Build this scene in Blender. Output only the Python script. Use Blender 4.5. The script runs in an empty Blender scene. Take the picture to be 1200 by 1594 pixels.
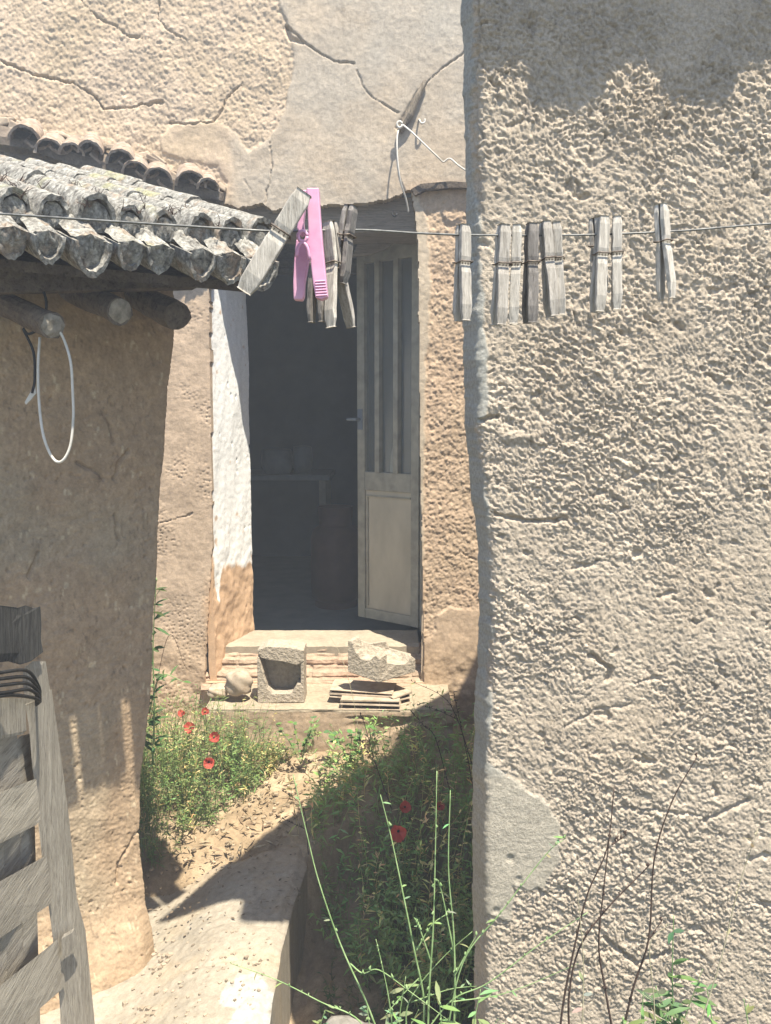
import bpy, math, random
import numpy as np
from mathutils import Vector, Matrix

# ------------------------------------------------------------------ camera, sky, sun, exposure
sc = bpy.context.scene
F = 1250.0                      # focal length in photo pixels (photo 1200 x 1594)
PITCH = math.radians(7.16)
CH = 1.42                       # camera height above the concrete path
cam_d = bpy.data.cameras.new('camera'); cam = bpy.data.objects.new('camera', cam_d)
sc.collection.objects.link(cam); sc.camera = cam
cam_d.sensor_fit = 'VERTICAL'; cam_d.sensor_height = 24.0; cam_d.lens = F / 1594 * 24.0
cam_d.clip_start = 0.02; cam_d.clip_end = 3000
cam.location = (0, 0, CH); cam.rotation_euler = (math.pi / 2 - PITCH, 0, 0)

SK, SQ = 0.22, 0.33             # the light moves -x by SK and +y by SQ for every metre it falls
sundir = Vector((SK, -SQ, 1.0)).normalized()      # towards the sun
el = math.asin(sundir.z); az = math.atan2(sundir.x, sundir.y)
w = bpy.data.worlds.new("World"); sc.world = w; w.use_nodes = True
nt = w.node_tree; bgn = nt.nodes['Background']
sky = nt.nodes.new('ShaderNodeTexSky'); sky.sky_type = 'NISHITA'; sky.sun_disc = False
sky.sun_elevation = el; sky.sun_rotation = az; sky.air_density = 1.0; sky.dust_density = 0.7; sky.ozone_density = 3.0
nt.links.new(sky.outputs[0], bgn.inputs[0]); bgn.inputs[1].default_value = 0.095
sl = bpy.data.lights.new('sun', 'SUN'); sl.energy = 4.8; sl.angle = math.radians(0.5); sl.color = (1.0, 0.925, 0.79)
so = bpy.data.objects.new('sun', sl); sc.collection.objects.link(so)
so.rotation_euler = (-sundir).to_track_quat('-Z', 'Y').to_euler(); so.location = (2, -3, 8)
sc.view_settings.view_transform = 'Standard'; sc.view_settings.look = 'None'
sc.view_settings.exposure = 1.47; sc.view_settings.gamma = 1.0
sc.cycles.max_bounces = 6; sc.cycles.diffuse_bounces = 4

HAZE = .025
sc.cycles.volume_bounces = 0; sc.cycles.volume_step_rate = 5
random.seed(5); rng = np.random.default_rng(5)
col = sc.collection
cp, sp_ = math.cos(PITCH), math.sin(PITCH)

def ratio(px, py):
    dx = (px - 600) / F; dy = -(py - 797) / F
    Y = cp + dy * sp_; Z = -sp_ + dy * cp
    return dx / Y, Z / Y
def at(px, py, Y):
    a, b = ratio(px, py); return Vector((a * Y, Y, b * Y + CH))
def onz(px, py, z):
    a, b = ratio(px, py); Y = (z - CH) / b; return Vector((a * Y, Y, z))
def topx(X, Y, Z):              # works on arrays
    Z = Z - CH
    d = Y * cp - Z * sp_; u = Y * sp_ + Z * cp
    return 600 + F * X / d, 797 - F * u / d

# ------------------------------------------------------------------ numpy noise
def _h(ix, iy, seed):
    a = (ix.astype(np.int64) * 374761393 + iy.astype(np.int64) * 668265263 + seed * 974634777) & 0xffffffff
    a = ((a ^ (a >> 13)) * 1274126177) & 0xffffffff
    a = ((a ^ (a >> 16)) * 2246822519) & 0xffffffff
    return ((a ^ (a >> 15)) & 0xffffff) / float(0xffffff)
def pn(x, y, seed=0):
    x = np.asarray(x, float); y = np.asarray(y, float)
    ix = np.floor(x); iy = np.floor(y); fx = x - ix; fy = y - iy
    u = fx * fx * fx * (fx * (fx * 6 - 15) + 10); v = fy * fy * fy * (fy * (fy * 6 - 15) + 10)
    def g(i, j):
        a = _h(ix + i, iy + j, seed) * 2 * np.pi
        return np.cos(a) * (fx - i) + np.sin(a) * (fy - j)
    return ((g(0, 0) * (1 - u) + g(1, 0) * u) * (1 - v) + (g(0, 1) * (1 - u) + g(1, 1) * u) * v) * 1.5
def fbm(x, y, o=4, seed=0, gain=.5):
    s = 0; a = 1; t = 0
    for i in range(o):
        s = s + a * pn(x * 2 ** i + 17.3 * i, y * 2 ** i - 9.1 * i, seed + i); t += a; a *= gain
    return s / t
def ridge(x, y, o=3, seed=0):
    s = 0; a = 1; t = 0
    for i in range(o):
        s = s + a * (1 - 2 * np.abs(pn(x * 2 ** i + 5.3 * i, y * 2 ** i + 3.1 * i, seed + i))); t += a; a *= .55
    return s / t
def worley(x, y, seed=0):
    ix = np.floor(x); iy = np.floor(y); f1 = np.full(np.shape(x), 9.0); f2 = f1.copy(); idv = np.zeros(np.shape(x))
    for i in (-1, 0, 1):
        for j in (-1, 0, 1):
            cx = ix + i + _h(ix + i, iy + j, seed); cy = iy + j + _h(ix + i, iy + j, seed + 7)
            d = np.hypot(cx - x, cy - y); n = d < f1
            f2 = np.where(n, f1, np.minimum(f2, d)); idv = np.where(n, _h(ix + i, iy + j, seed + 3), idv); f1 = np.where(n, d, f1)
    return f1, f2, idv
def sm(e0, e1, x):
    t = np.clip((x - e0) / (e1 - e0), 0, 1); return t * t * (3 - 2 * t)
def inpoly(px, py, poly):
    r = np.zeros(np.shape(px), bool); n = len(poly)
    for i in range(n):
        x1, y1 = poly[i]; x2, y2 = poly[(i + 1) % n]
        c = ((y1 > py) != (y2 > py)) & (px < (x2 - x1) * (py - y1) / ((y2 - y1) if y2 != y1 else 1e-9) + x1)
        r ^= c
    return r
def dseg(px, py, pts):
    d = np.full(np.shape(px), 1e9)
    for (x1, y1), (x2, y2) in zip(pts, pts[1:]):
        L = (x2 - x1) ** 2 + (y2 - y1) ** 2 + 1e-9
        t = np.clip(((px - x1) * (x2 - x1) + (py - y1) * (y2 - y1)) / L, 0, 1)
        d = np.minimum(d, np.hypot(px - x1 - t * (x2 - x1), py - y1 - t * (y2 - y1)))
    return d
def pdist(px, py, poly):        # signed: positive inside
    d = dseg(px, py, list(poly) + [poly[0]]); return np.where(inpoly(px, py, poly), d, -d)
def lin(c):
    return tuple(((v / 255) / 12.92 if v / 255 <= .04045 else ((v / 255 + .055) / 1.055) ** 2.4) for v in c)

# ------------------------------------------------------------------ materials
class NM:
    def __init__(s, name, rough=.9, spec=.25):
        s.m = bpy.data.materials.new(name); s.m.use_nodes = True; s.t = s.m.node_tree
        s.b = s.t.nodes['Principled BSDF']; s.b.inputs['Roughness'].default_value = rough
        s.b.inputs['Specular IOR Level'].default_value = spec; s.co = None
    def n(s, t, **kw):
        x = s.t.nodes.new(t)
        for k, v in kw.items(): setattr(x, k, v)
        return x
    def l(s, a, b): s.t.links.new(a, b)
    def coord(s, scale=(1, 1, 1), kind='Object'):
        if s.co is None: s.co = s.n('ShaderNodeTexCoord')
        mp = s.n('ShaderNodeMapping'); mp.inputs['Scale'].default_value = scale; s.l(s.co.outputs[kind], mp.inputs[0]); return mp.outputs[0]
    def noise(s, scale, detail=4, rough=.55, vec=None, dist=0):
        x = s.n('ShaderNodeTexNoise'); x.inputs['Scale'].default_value = scale; x.inputs['Detail'].default_value = detail
        x.inputs['Roughness'].default_value = rough; x.inputs['Distortion'].default_value = dist
        s.l(vec if vec is not None else s.coord(), x.inputs['Vector']); return x.outputs['Fac']
    def ramp(s, fac, stops):
        r = s.n('ShaderNodeValToRGB'); e = r.color_ramp.elements
        while len(e) < len(stops): e.new(.5)
        for k, (p, c) in zip(e, stops):
            k.position = p; k.color = (c[0], c[1], c[2], 1) if not isinstance(c, (int, float)) else (c, c, c, 1)
        s.l(fac, r.inputs[0]); return r.outputs[0]
    def mix(s, fac, a, b, mode='MIX'):
        x = s.n('ShaderNodeMix', data_type='RGBA', blend_type=mode)
        if isinstance(fac, (int, float)): x.inputs[0].default_value = fac
        else: s.l(fac, x.inputs[0])
        for i, v in ((6, a), (7, b)):
            if isinstance(v, tuple): x.inputs[i].default_value = (v[0], v[1], v[2], 1)
            else: s.l(v, x.inputs[i])
        return x.outputs[2]
    def attr(s, name='tint'):
        a = s.n('ShaderNodeAttribute'); a.attribute_name = name; return a.outputs['Color']
    def color(s, c):
        if isinstance(c, tuple): s.b.inputs['Base Color'].default_value = (c[0], c[1], c[2], 1)
        else: s.l(c, s.b.inputs['Base Color'])
    def bump(s, h, strength=.5, dist=.01):
        b = s.n('ShaderNodeBump'); b.inputs['Strength'].default_value = strength; b.inputs['Distance'].default_value = dist
        s.l(h, b.inputs['Height']); s.l(b.outputs[0], s.b.inputs['Normal'])

def mat_tint(name, fine=60, bstr=.6, bdist=.004, rough=.95, lo=.78, hi=1.18, spec=.1):
    m = NM(name, rough, spec); n1 = m.noise(fine, 6, .65); n2 = m.noise(fine * 5, 3, .6)
    v = m.ramp(n1, [(.3, lo), (.7, hi)]); c = m.mix(1, m.attr(), v, 'MULTIPLY')
    v2 = m.ramp(n2, [(.3, .88), (.7, 1.1)]); m.color(m.mix(1, c, v2, 'MULTIPLY'))
    ad = m.n('ShaderNodeMath', operation='ADD'); m.l(n1, ad.inputs[0])
    mu = m.n('ShaderNodeMath', operation='MULTIPLY'); m.l(n2, mu.inputs[0]); mu.inputs[1].default_value = .45; m.l(mu.outputs[0], ad.inputs[1])
    m.bump(ad.outputs[0], bstr, bdist); return m.m
def mat_two(name, c1, c2, scale=20, rough=.85, bstr=.3, bdist=.003, vec=(1, 1, 1), spec=.2, detail=5, p=(.35, .65), metal=0):
    m = NM(name, rough, spec); f = m.noise(scale, detail, .6, m.coord(vec)); m.color(m.ramp(f, [(p[0], c1), (p[1], c2)]))
    m.b.inputs['Metallic'].default_value = metal
    if bstr: m.bump(f, bstr, bdist)
    return m.m
def mat_leaf(name, trans=.35, rough=.6):
    m = NM(name, rough, .3); c = m.attr(); m.color(c)
    tr = m.n('ShaderNodeBsdfTranslucent'); m.l(c, tr.inputs[0]); mx = m.n('ShaderNodeMixShader'); mx.inputs[0].default_value = trans
    m.l(m.b.outputs[0], mx.inputs[1]); m.l(tr.outputs[0], mx.inputs[2]); m.l(mx.outputs[0], m.t.nodes['Material Output'].inputs[0]); return m.m
def mat_wood(name, dark, light, vec, scale=6, bd=.002, cracks=.5):
    m = NM(name, .9, .15); oi = m.n('ShaderNodeObjectInfo')
    mm = m.n('ShaderNodeMath', operation='MULTIPLY'); m.l(oi.outputs['Random'], mm.inputs[0]); mm.inputs[1].default_value = 37.0
    va = m.n('ShaderNodeVectorMath', operation='ADD'); m.l(m.coord(vec), va.inputs[0]); m.l(mm.outputs[0], va.inputs[1])
    f = m.noise(scale, 8, .7, va.outputs[0], .6); f2 = m.noise(scale * 3.1, 4, .7, va.outputs[0]); rv = m.ramp(oi.outputs['Random'], [(0, (.82, .80, .78)), (1, (1.12, 1.1, 1.06))])
    c = m.ramp(f, [(.28, dark), (.5, tuple((a + b) / 2 for a, b in zip(dark, light))), (.68, light)])
    v = m.ramp(f2, [(.36, tuple(1 - cracks for _ in range(3))), (.46, (1, 1, 1))]); m.color(m.mix(1, m.mix(1, c, v, 'MULTIPLY'), rv, 'MULTIPLY'))
    ad = m.n('ShaderNodeMath', operation='ADD'); m.l(f, ad.inputs[0]); m.l(f2, ad.inputs[1]); m.bump(ad.outputs[0], .8, bd); return m.m

M = {}
M['mudwall'] = mat_tint('mud_plaster', 55, .5, .004)
M['rightwall'] = mat_tint('rough_render', 170, .9, .004, lo=.72, hi=1.22)
M['reveal'] = mat_tint('limewashed_plaster', 40, .35, .003, lo=.93, hi=1.05)
M['ground'] = mat_tint('dry_earth', 60, .8, .006)
M['concrete'] = mat_tint('worn_concrete', 45, .35, .003, lo=.86, hi=1.12)
M['shedwall'] = mat_tint('shed_mud', 40, .45, .003)
M['leaf'] = mat_leaf('foliage')
M['petal'] = mat_leaf('poppy_petal', .45)
M['peg'] = mat_wood('weathered_peg_wood', (.25, .232, .205), (.56, .53, .48), (30, 30, 3), 14, .0006, .35)
M['pegdark'] = mat_wood('dark_shaded_peg_wood', (.10, .095, .09), (.32, .30, .28), (30, 30, 3), 14, .0006, .45)  # darker copy of the peg wood, also carries painted shade
M['spring'] = mat_two('rusty_spring', (.08, .06, .05), (.2, .17, .14), 300, .6, 0, metal=.6)
M['pink'] = mat_two('pink_plastic', (.54, .26, .39), (.64, .36, .49), 60, .45, .1, .0005, spec=.4)
M['wire'] = mat_two('galvanised_wire', (.10, .10, .095), (.2, .2, .19), 200, .5, .2, .0005, metal=.5)
M['gatewood'] = mat_wood('weathered_gate_wood', (.26, .235, .195), (.48, .445, .38), (1.2, 1.2, 11), 6, .002, .3)
M['gatepost'] = mat_wood('weathered_post_wood', (.26, .235, .195), (.48, .445, .38), (14, 14, 1.6), 7, .003, .4)
M['charred'] = mat_wood('blackened_wood', (.03, .03, .03), (.15, .148, .14), (20, 20, 2), 7, .003, .5)
M['rubber'] = mat_two('black_cord', (.012, .012, .012), (.03, .03, .03), 90, .6, 0)
M['log'] = mat_wood('old_rafter_wood', (.07, .055, .045), (.19, .16, .13), (4, 4, 4), 9, .004, .5)
M['logend'] = mat_two('rafter_end_grain', (.16, .14, .11), (.32, .29, .24), 60, .9, .8, .004)
M['lintel'] = mat_wood('lintel_wood', (.16, .135, .11), (.31, .27, .22), (1.2, 8, 12), 7, .003, .35)
M['cable'] = mat_two('white_cable', (.50, .475, .42), (.62, .59, .53), 60, .5, .1, .0005)
M['doorframe'] = mat_two('grey_door_paint', (.27, .255, .205), (.40, .375, .30), 18, .55, .2, .001)
M['doorpanel'] = mat_two('dusty_door_panel', (.42, .375, .28), (.56, .50, .38), 6, .6, .25, .001, vec=(1, 1, .5))
M['dark'] = mat_two('interior_plaster', (.09, .12, .15), (.14, .18, .22), 3, .9, .3, .004)  # bluish cast of the lens veil put into the plaster colour
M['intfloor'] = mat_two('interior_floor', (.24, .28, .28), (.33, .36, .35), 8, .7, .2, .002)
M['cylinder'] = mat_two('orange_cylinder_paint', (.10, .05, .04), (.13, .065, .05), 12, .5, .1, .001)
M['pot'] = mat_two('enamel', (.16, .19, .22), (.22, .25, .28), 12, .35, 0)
M['redbrick'] = mat_two('pale_hollow_brick', (.30, .235, .17), (.44, .36, .27), 28, .95, .5, .004)
M['block'] = mat_two('cement_block', (.30, .255, .195), (.45, .385, .30), 70, .95, 1.0, .009)
M['curtain'] = mat_two('faded_curtain', (.45, .42, .36), (.55, .52, .45), 12, .9, .2, .002)
M['rock'] = mat_two('grey_rock', (.17, .16, .14), (.3, .28, .25), 25, .95, .9, .008)
M['drystem'] = mat_two('dry_stem', (.035, .022, .018), (.09, .06, .045), 90, .8, .2, .0005)
M['greenstem'] = mat_two('green_stem', (.15, .24, .09), (.27, .37, .17), 50, .6, .2, .0005)
M['palestem'] = mat_two('straw_stem', (.30, .27, .17), (.42, .38, .26), 50, .7, .2, .0005)
g = NM('window_glass', .12, .5); g.b.inputs['Transmission Weight'].default_value = .9; g.b.inputs['Specular IOR Level'].default_value = .2; g.color((.75, .8, .78)); M['glass'] = g.m
# lichen covered roof tile
m = NM('lichen_tile', .95, .1)
f1 = m.noise(60, 8, .72, None, .4); f2 = m.noise(22, 6, .6); f3 = m.noise(150, 4, .6); f4 = m.noise(9, 3, .5)
c = m.ramp(f1, [(.32, (.055, .052, .047)), (.43, (.19, .18, .16)), (.54, (.30, .29, .26)), (.66, (.44, .425, .38))])
c = m.mix(m.ramp(f2, [(.54, 0.0), (.66, .6)]), c, (.30, .21, .14)); c = m.mix(m.ramp(f4, [(.6, 0.0), (.7, .5)]), c, (.33, .32, .15))
v = m.ramp(f3, [(.35, .6), (.6, 1.15)]); m.color(m.mix(1, c, v, 'MULTIPLY')); m.bump(f1, 1.0, .006); M['tile'] = m.m
m = NM('clay_tile', .95, .1)
f1 = m.noise(45, 7, .7, None, .3); f2 = m.noise(12, 5, .6)
c = m.ramp(f1, [(.32, (.11, .09, .075)), (.5, (.27, .205, .155)), (.68, (.42, .36, .30))])
c = m.mix(m.ramp(f2, [(.5, 0.0), (.66, .75)]), c, (.22, .21, .19)); m.color(c); m.bump(f1, .7, .004); M['clay'] = m.m

# ------------------------------------------------------------------ object helpers
def tag(o, label=None, cat=None, group=None, kind=None):
    if label: o['label'] = label
    if cat: o['category'] = cat
    if group: o['group'] = group
    if kind: o['kind'] = kind
    return o
def empty(name, loc, label=None, cat=None, group=None):
    o = bpy.data.objects.new(name, None); col.objects.link(o); o.location = loc; o.empty_display_size = .05
    tag(o, label, cat, group); return o
def link(name, me, mat, parent=None):
    if mat is not None: me.materials.append(mat)
    o = bpy.data.objects.new(name, me); col.objects.link(o)
    if parent is not None:
        p = parent; off = Vector((0, 0, 0))
        while p is not None: off += p.location; p = p.parent
        o.parent = parent; o.location = -off          # meshes are written in world coordinates
    return o
def recentre(o, loc):
    """move a mesh's origin to loc (world) without moving it; keeps texture space local"""
    d = Vector(loc); me = o.data; me.transform(Matrix.Translation(-d)); o.location = o.location + d; return o
def set_tint(me, c):
    a = me.attributes.new('tint', 'FLOAT_COLOR', 'POINT'); c = np.asarray(c, np.float32)
    if c.shape[1] == 3: c = np.concatenate([c, np.ones((len(c), 1), np.float32)], 1)
    a.data.foreach_set('color', c.ravel())
def np_mesh(name, V, faces4=None, tris=None, smooth=True):
    me = bpy.data.meshes.new(name); V = np.asarray(V, np.float32); me.vertices.add(len(V)); me.vertices.foreach_set('co', V.ravel())
    idx = []; st = []; tot = 0; n4 = 0 if faces4 is None else len(faces4); n3 = 0 if tris is None else len(tris)
    if n4: idx.append(np.asarray(faces4, np.int32).ravel())
    if n3: idx.append(np.asarray(tris, np.int32).ravel())
    idx = np.concatenate(idx); me.loops.add(len(idx)); me.loops.foreach_set('vertex_index', idx)
    starts = np.concatenate([np.arange(n4) * 4, n4 * 4 + np.arange(n3) * 3]).astype(np.int32)
    me.polygons.add(n4 + n3); me.polygons.foreach_set('loop_start', starts)
    me.polygons.foreach_set('use_smooth', np.full(n4 + n3, smooth)); me.update(calc_edges=True); me.validate(); return me
def sheet(name, P, keep, back, tint, mat, parent=None):
    """P (nv,nu,3) surface grid, keep (nv-1,nu-1) mask, back (3,) or (nv,nu,3): the rim is turned back by this vector"""
    nv, nu = P.shape[:2]; V = P.reshape(-1, 3); ii = np.arange(nv * nu).reshape(nv, nu)
    a = ii[:-1, :-1]; b = ii[:-1, 1:]; c = ii[1:, 1:]; d = ii[1:, :-1]
    Q = np.stack([a, b, c, d], -1)[keep]
    kp = np.zeros((nv + 1, nu + 1), bool); kp[1:-1, 1:-1] = keep
    E = []
    jj, kk = np.nonzero(kp[:-1, 1:-1] != kp[1:, 1:-1]); E.append(np.stack([ii[jj, kk], ii[jj, kk + 1]], 1))
    jj, kk = np.nonzero(kp[1:-1, :-1] != kp[1:-1, 1:]); E.append(np.stack([ii[jj, kk], ii[jj + 1, kk]], 1))
    E = np.concatenate(E); ev = np.unique(E); mp = np.full(nv * nu, -1); mp[ev] = np.arange(len(ev))
    bk = np.broadcast_to(np.asarray(back, float), P.shape).reshape(-1, 3)
    # rim: a duplicate ring at the surface (sharp edge) and one at the back
    Vr = np.concatenate([V, V[ev], V[ev] + bk[ev]]); n0 = nv * nu; n1 = n0 + len(ev)
    R = np.stack([n0 + mp[E[:, 0]], n0 + mp[E[:, 1]], n1 + mp[E[:, 1]], n1 + mp[E[:, 0]]], 1)
    Fq = np.concatenate([Q, R]); T = tint.reshape(-1, 3); T = np.concatenate([T, T[ev], T[ev]])
    used = np.unique(Fq); rm = np.full(len(Vr), -1); rm[used] = np.arange(len(used))
    me = np_mesh(name, Vr[used], rm[Fq]); set_tint(me, T[used]); return link(name, me, mat, parent)

class MB:
    def __init__(s): s.v = []; s.f = []; s.t = []; s.cur = (1, 1, 1)
    def add(s, vs, fs):
        n = len(s.v); s.v += [tuple(v) for v in vs]; s.f += [tuple(i + n for i in f) for f in fs]; s.t += [s.cur] * len(vs)
    def box(s, c, size, R=None, j=0):
        hx, hy, hz = (q / 2 for q in size); vs = []
        for x, y, z in ((-1, -1, -1), (1, -1, -1), (1, 1, -1), (-1, 1, -1), (-1, -1, 1), (1, -1, 1), (1, 1, 1), (-1, 1, 1)):
            v = Vector((x * hx, y * hy, z * hz)) + Vector([random.uniform(-j, j) for _ in range(3)])
            vs.append((R @ v if R else v) + Vector(c))
        s.add(vs, [(0, 3, 2, 1), (4, 5, 6, 7), (0, 1, 5, 4), (1, 2, 6, 5), (2, 3, 7, 6), (3, 0, 4, 7)])
    def tube(s, pts, r, n=8, cap=True, jit=0):
        pts = [Vector(p) for p in pts]; rs = r if isinstance(r, (list, tuple)) else [r] * len(pts); vs = []; fs = []; up = None
        for i, p in enumerate(pts):
            d = (pts[min(i + 1, len(pts) - 1)] - pts[max(i - 1, 0)])
            d = d.normalized() if d.length > 1e-9 else Vector((0, 0, 1))
            if up is None: up = d.orthogonal().normalized()
            up = (up - d * up.dot(d)); up = up.normalized() if up.length > 1e-6 else d.orthogonal().normalized(); sd = d.cross(up)
            for k in range(n):
                a = 2 * math.pi * k / n; q = rs[i] * (1 + random.uniform(-jit, jit)); vs.append(p + up * math.cos(a) * q + sd * math.sin(a) * q)
        for i in range(len(pts) - 1):
            for k in range(n): fs.append((i * n + k, i * n + (k + 1) % n, (i + 1) * n + (k + 1) % n, (i + 1) * n + k))
        if cap: fs.append(tuple(range(n - 1, -1, -1))); fs.append(tuple((len(pts) - 1) * n + k for k in range(n)))
        s.add(vs, fs)
    def prism(s, pts, off):
        """closed outline (3D points) extruded by vector(s) off"""
        n = len(pts); off = Vector(off); vs = [Vector(p) for p in pts] + [Vector(p) + off for p in pts]
        s.add(vs, [tuple(range(n)), tuple(range(2 * n - 1, n - 1, -1))] + [(i, i + n, (i + 1) % n + n, (i + 1) % n) for i in range(n)])
    def leaf(s, base, d, L, W, nrm, curl=.3, seg=4):
        d = Vector(d).normalized(); nrm = Vector(nrm); sd = d.cross(nrm)
        sd = sd.normalized() if sd.length > 1e-5 else d.orthogonal().normalized(); nn = sd.cross(d).normalized(); vs = []; fs = []
        for i in range(seg + 1):
            t = i / seg; wd = W * math.sin(math.pi * min(1, t * .92 + .06)) * .5; p = Vector(base) + d * L * t - nn * curl * L * t * t
            vs += [p - sd * wd, p + nn * -wd * .25, p + sd * wd]
        for i in range(seg):
            a = i * 3; fs += [(a, a + 1, a + 4, a + 3), (a + 1, a + 2, a + 5, a + 4)]
        s.add(vs, fs)
    def build(s, name, mat, parent=None, smooth=False, bevel=0, tint=False, sub=0, rough=0, seed=0, origin=None):
        me = bpy.data.meshes.new(name); me.from_pydata(s.v, [], s.f); me.validate()
        if tint: set_tint(me, np.array(s.t)[:len(me.vertices)])
        me.polygons.foreach_set('use_smooth', [smooth] * len(me.polygons)); o = link(name, me, mat, parent)
        if origin is not None: recentre(o, origin)
        if bevel:
            b = o.modifiers.new('bevel', 'BEVEL'); b.width = bevel; b.segments = 2; b.limit_method = 'ANGLE'; b.angle_limit = math.radians(40)
        if sub:
            b = o.modifiers.new('sub', 'SUBSURF'); b.subdivision_type = 'SIMPLE'; b.levels = sub; b.render_levels = sub
        if rough:
            tx = bpy.data.textures.new(name + '_t', 'CLOUDS'); tx.noise_scale = rough[1]; tx.noise_depth = 3
            b = o.modifiers.new('disp', 'DISPLACE'); b.texture = tx; b.strength = rough[0]; b.mid_level = .5; b.texture_coords = 'LOCAL'
        return o
def curve_pts(pts, n=40):
    """Catmull-Rom through 3D points"""
    P = [Vector(p) for p in pts]; P = [P[0] * 2 - P[1]] + P + [P[-1] * 2 - P[-2]]; out = []; k = max(2, n // (len(P) - 3))
    for i in range(1, len(P) - 2):
        a, b, c, d = P[i - 1:i + 3]
        for j in range(k):
            t = j / k; out.append(.5 * ((2 * b) + (c - a) * t + (2 * a - 5 * b + 4 * c - d) * t * t + (3 * b - a - 3 * c + d) * t ** 3))
    out.append(P[-2]); return out
def interp(v, xs, ys): return np.interp(v, xs, ys)

# ================================================================== GROUND
YW, YD = 3.40, 3.74             # farmhouse wall face, door plane
ZG = 0.0
def gz(X, Y):
    """terrain height"""
    X = np.asarray(X, float); Y = np.asarray(Y, float)
    base = .06 * sm(2.2, 3.1, Y) - .004
    edge = interp(Y, [1.6, 2.05, 2.3, 2.5, 2.9], [-.36, -.35, -.32, -.22, .2])
    gul = sm(0, .10, X - edge + .02) * (1 - sm(2.35, 2.85, Y)) * .27
    left = sm(-.3, -.7, X) * (1 - sm(2.2, 2.6, Y)) * .12
    near = (1 - sm(.9, 1.6, Y)) * .12
    return base - gul - left - near
nu, nv = 420, 420
xs = np.linspace(-2.2, 2.4, nu); ys = np.linspace(-.6, 3.55, nv); X, Y = np.meshgrid(xs, ys)
Z = gz(X, Y) + .018 * fbm(X * 3, Y * 3, 3, 1) + .012 * fbm(X * 14, Y * 14, 4, 2)
f1, f2, idv = worley(X * 30, Y * 30, 4); Z += np.where(idv > .8, .012, .003) * (1 - sm(.0, .45, f1))
slabm = (1 - sm(2.35, 2.6, Y)) * (1 - sm(-.28, -.2, X)); Z = Z - (.03 + .08 * (1 - sm(1.8, 2.2, Y))) * slabm
a = np.array([.38, .29, .19]); b = np.array([.27, .20, .125]); k = sm(-.3, .4, fbm(X * 5, Y * 5, 4, 9))[..., None]
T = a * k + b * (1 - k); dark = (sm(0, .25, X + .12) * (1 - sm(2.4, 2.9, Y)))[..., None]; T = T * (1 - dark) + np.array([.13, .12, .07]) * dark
nearg = (1 - sm(1.0, 1.5, Y))[..., None]; T = T * (1 - nearg) + np.array([.09, .09, .05]) * nearg  # unseen near ground darkened to cut warm light bouncing onto the walls
T *= (.85 + .3 * _h(np.floor(X * 40 + Y * 7), np.floor(Y * 40), 3))[..., None]
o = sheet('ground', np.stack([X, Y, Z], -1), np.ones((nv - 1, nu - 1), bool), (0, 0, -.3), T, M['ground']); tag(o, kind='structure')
mb = MB(); mb.add([(-60, -60, -.42), (60, -60, -.42), (60, 60, -.42), (-60, 60, -.42)], [(0, 1, 2, 3)])
o = mb.build('terrain', mat_two('far_earth', (.07, .07, .04), (.12, .11, .065), 3, .95, 0)); tag(o, kind='structure')  # unseen ground kept dark to cut bounced light

# concrete path slab
nu, nv = 330, 330
xs = np.linspace(-1.5, -.1, nu); ys = np.linspace(.9, 2.62, nv); X, Y = np.meshgrid(xs, ys)
edge_px = [(380, 1800), (418, 1594), (430, 1520), (443, 1447), (458, 1400), (478, 1345), (478, 1312), (440, 1308), (380, 1330), (320, 1322), (262, 1338), (200, 1345)]
poly = [tuple(onz(x, y, 0)[:2]) for x, y in edge_px]; poly = [(poly[0][0], .92)] + poly + [(-1.45, 2.45), (-1.45, .92)]
jx = .005 * fbm(X * 7, Y * 7, 2, 21); jy = .005 * fbm(X * 7, Y * 7, 2, 22); pd = pdist(X + jx, Y + jy, poly)
Z = .004 * fbm(X * 4, Y * 4, 3, 5) + .0025 * fbm(X * 25, Y * 25, 3, 6) - .10 * sm(-.42, -.72, X) - .018 * (1 - sm(0, .035, pd)) - .006 * (1 - sm(0, .006, np.abs(Y - 1.93 - .05 * fbm(X * 5, Y * 0, 3, 44)))) * sm(-.6, -.5, X) + .003 * fbm(X * 50, Y * 50, 2, 45)
st = dseg(X + jx * 1.2, Y + jy, [tuple(onz(x, y, 0)[:2]) for x, y in ((250, 1420), (300, 1437), (365, 1434), (445, 1446))])
Z -= .006 * (1 - sm(0, .008, st)); px, py = topx(X, Y, Z)
T = np.array([.30, .265, .21]) * (1 + .22 * fbm(X * 7, Y * 7, 4, 31))[..., None]
wp = pdist(px + 14 * fbm(X * 22, Y * 22, 4, 77), py + 14 * fbm(X * 22, Y * 22, 4, 78), [(350, 1530), (372, 1518), (408, 1520), (420, 1540), (418, 1600), (350, 1600), (366, 1574), (342, 1562)])
k = sm(-1.5, 1.5, wp)[..., None]; T = T * (1 - k) + np.array([.36, .35, .315]) * k * (1 + .15 * fbm(X * 60, Y * 60, 3, 88))[..., None]
T *= (1 + .16 * fbm(X * 34, Y * 34, 3, 42))[..., None]; gt = (sm(.35, .5, fbm(X * 90, Y * 90, 2, 43)) * .35)[..., None]; T = T * (1 - gt) + np.array([.14, .11, .08]) * gt
dirt = sm(.0, .4, fbm(X * 6, Y * 6, 4, 41))[..., None] * (1 - k); T = T * (1 - .45 * dirt) + np.array([.36, .29, .2]) * .45 * dirt
far = (sm(2.25, 2.5, Y) * .7)[..., None]; T = T * (1 - far) + np.array([.36, .275, .185]) * far
gy_, gx_ = np.gradient(pd, ys, xs); nr_ = np.hypot(gx_, gy_) + 1e-6; nb_m = (pd > -.001) & (pd < .011); X = np.where(nb_m, X - pd * gx_ / nr_, X); Y = np.where(nb_m, Y - pd * gy_ / nr_, Y)
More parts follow.
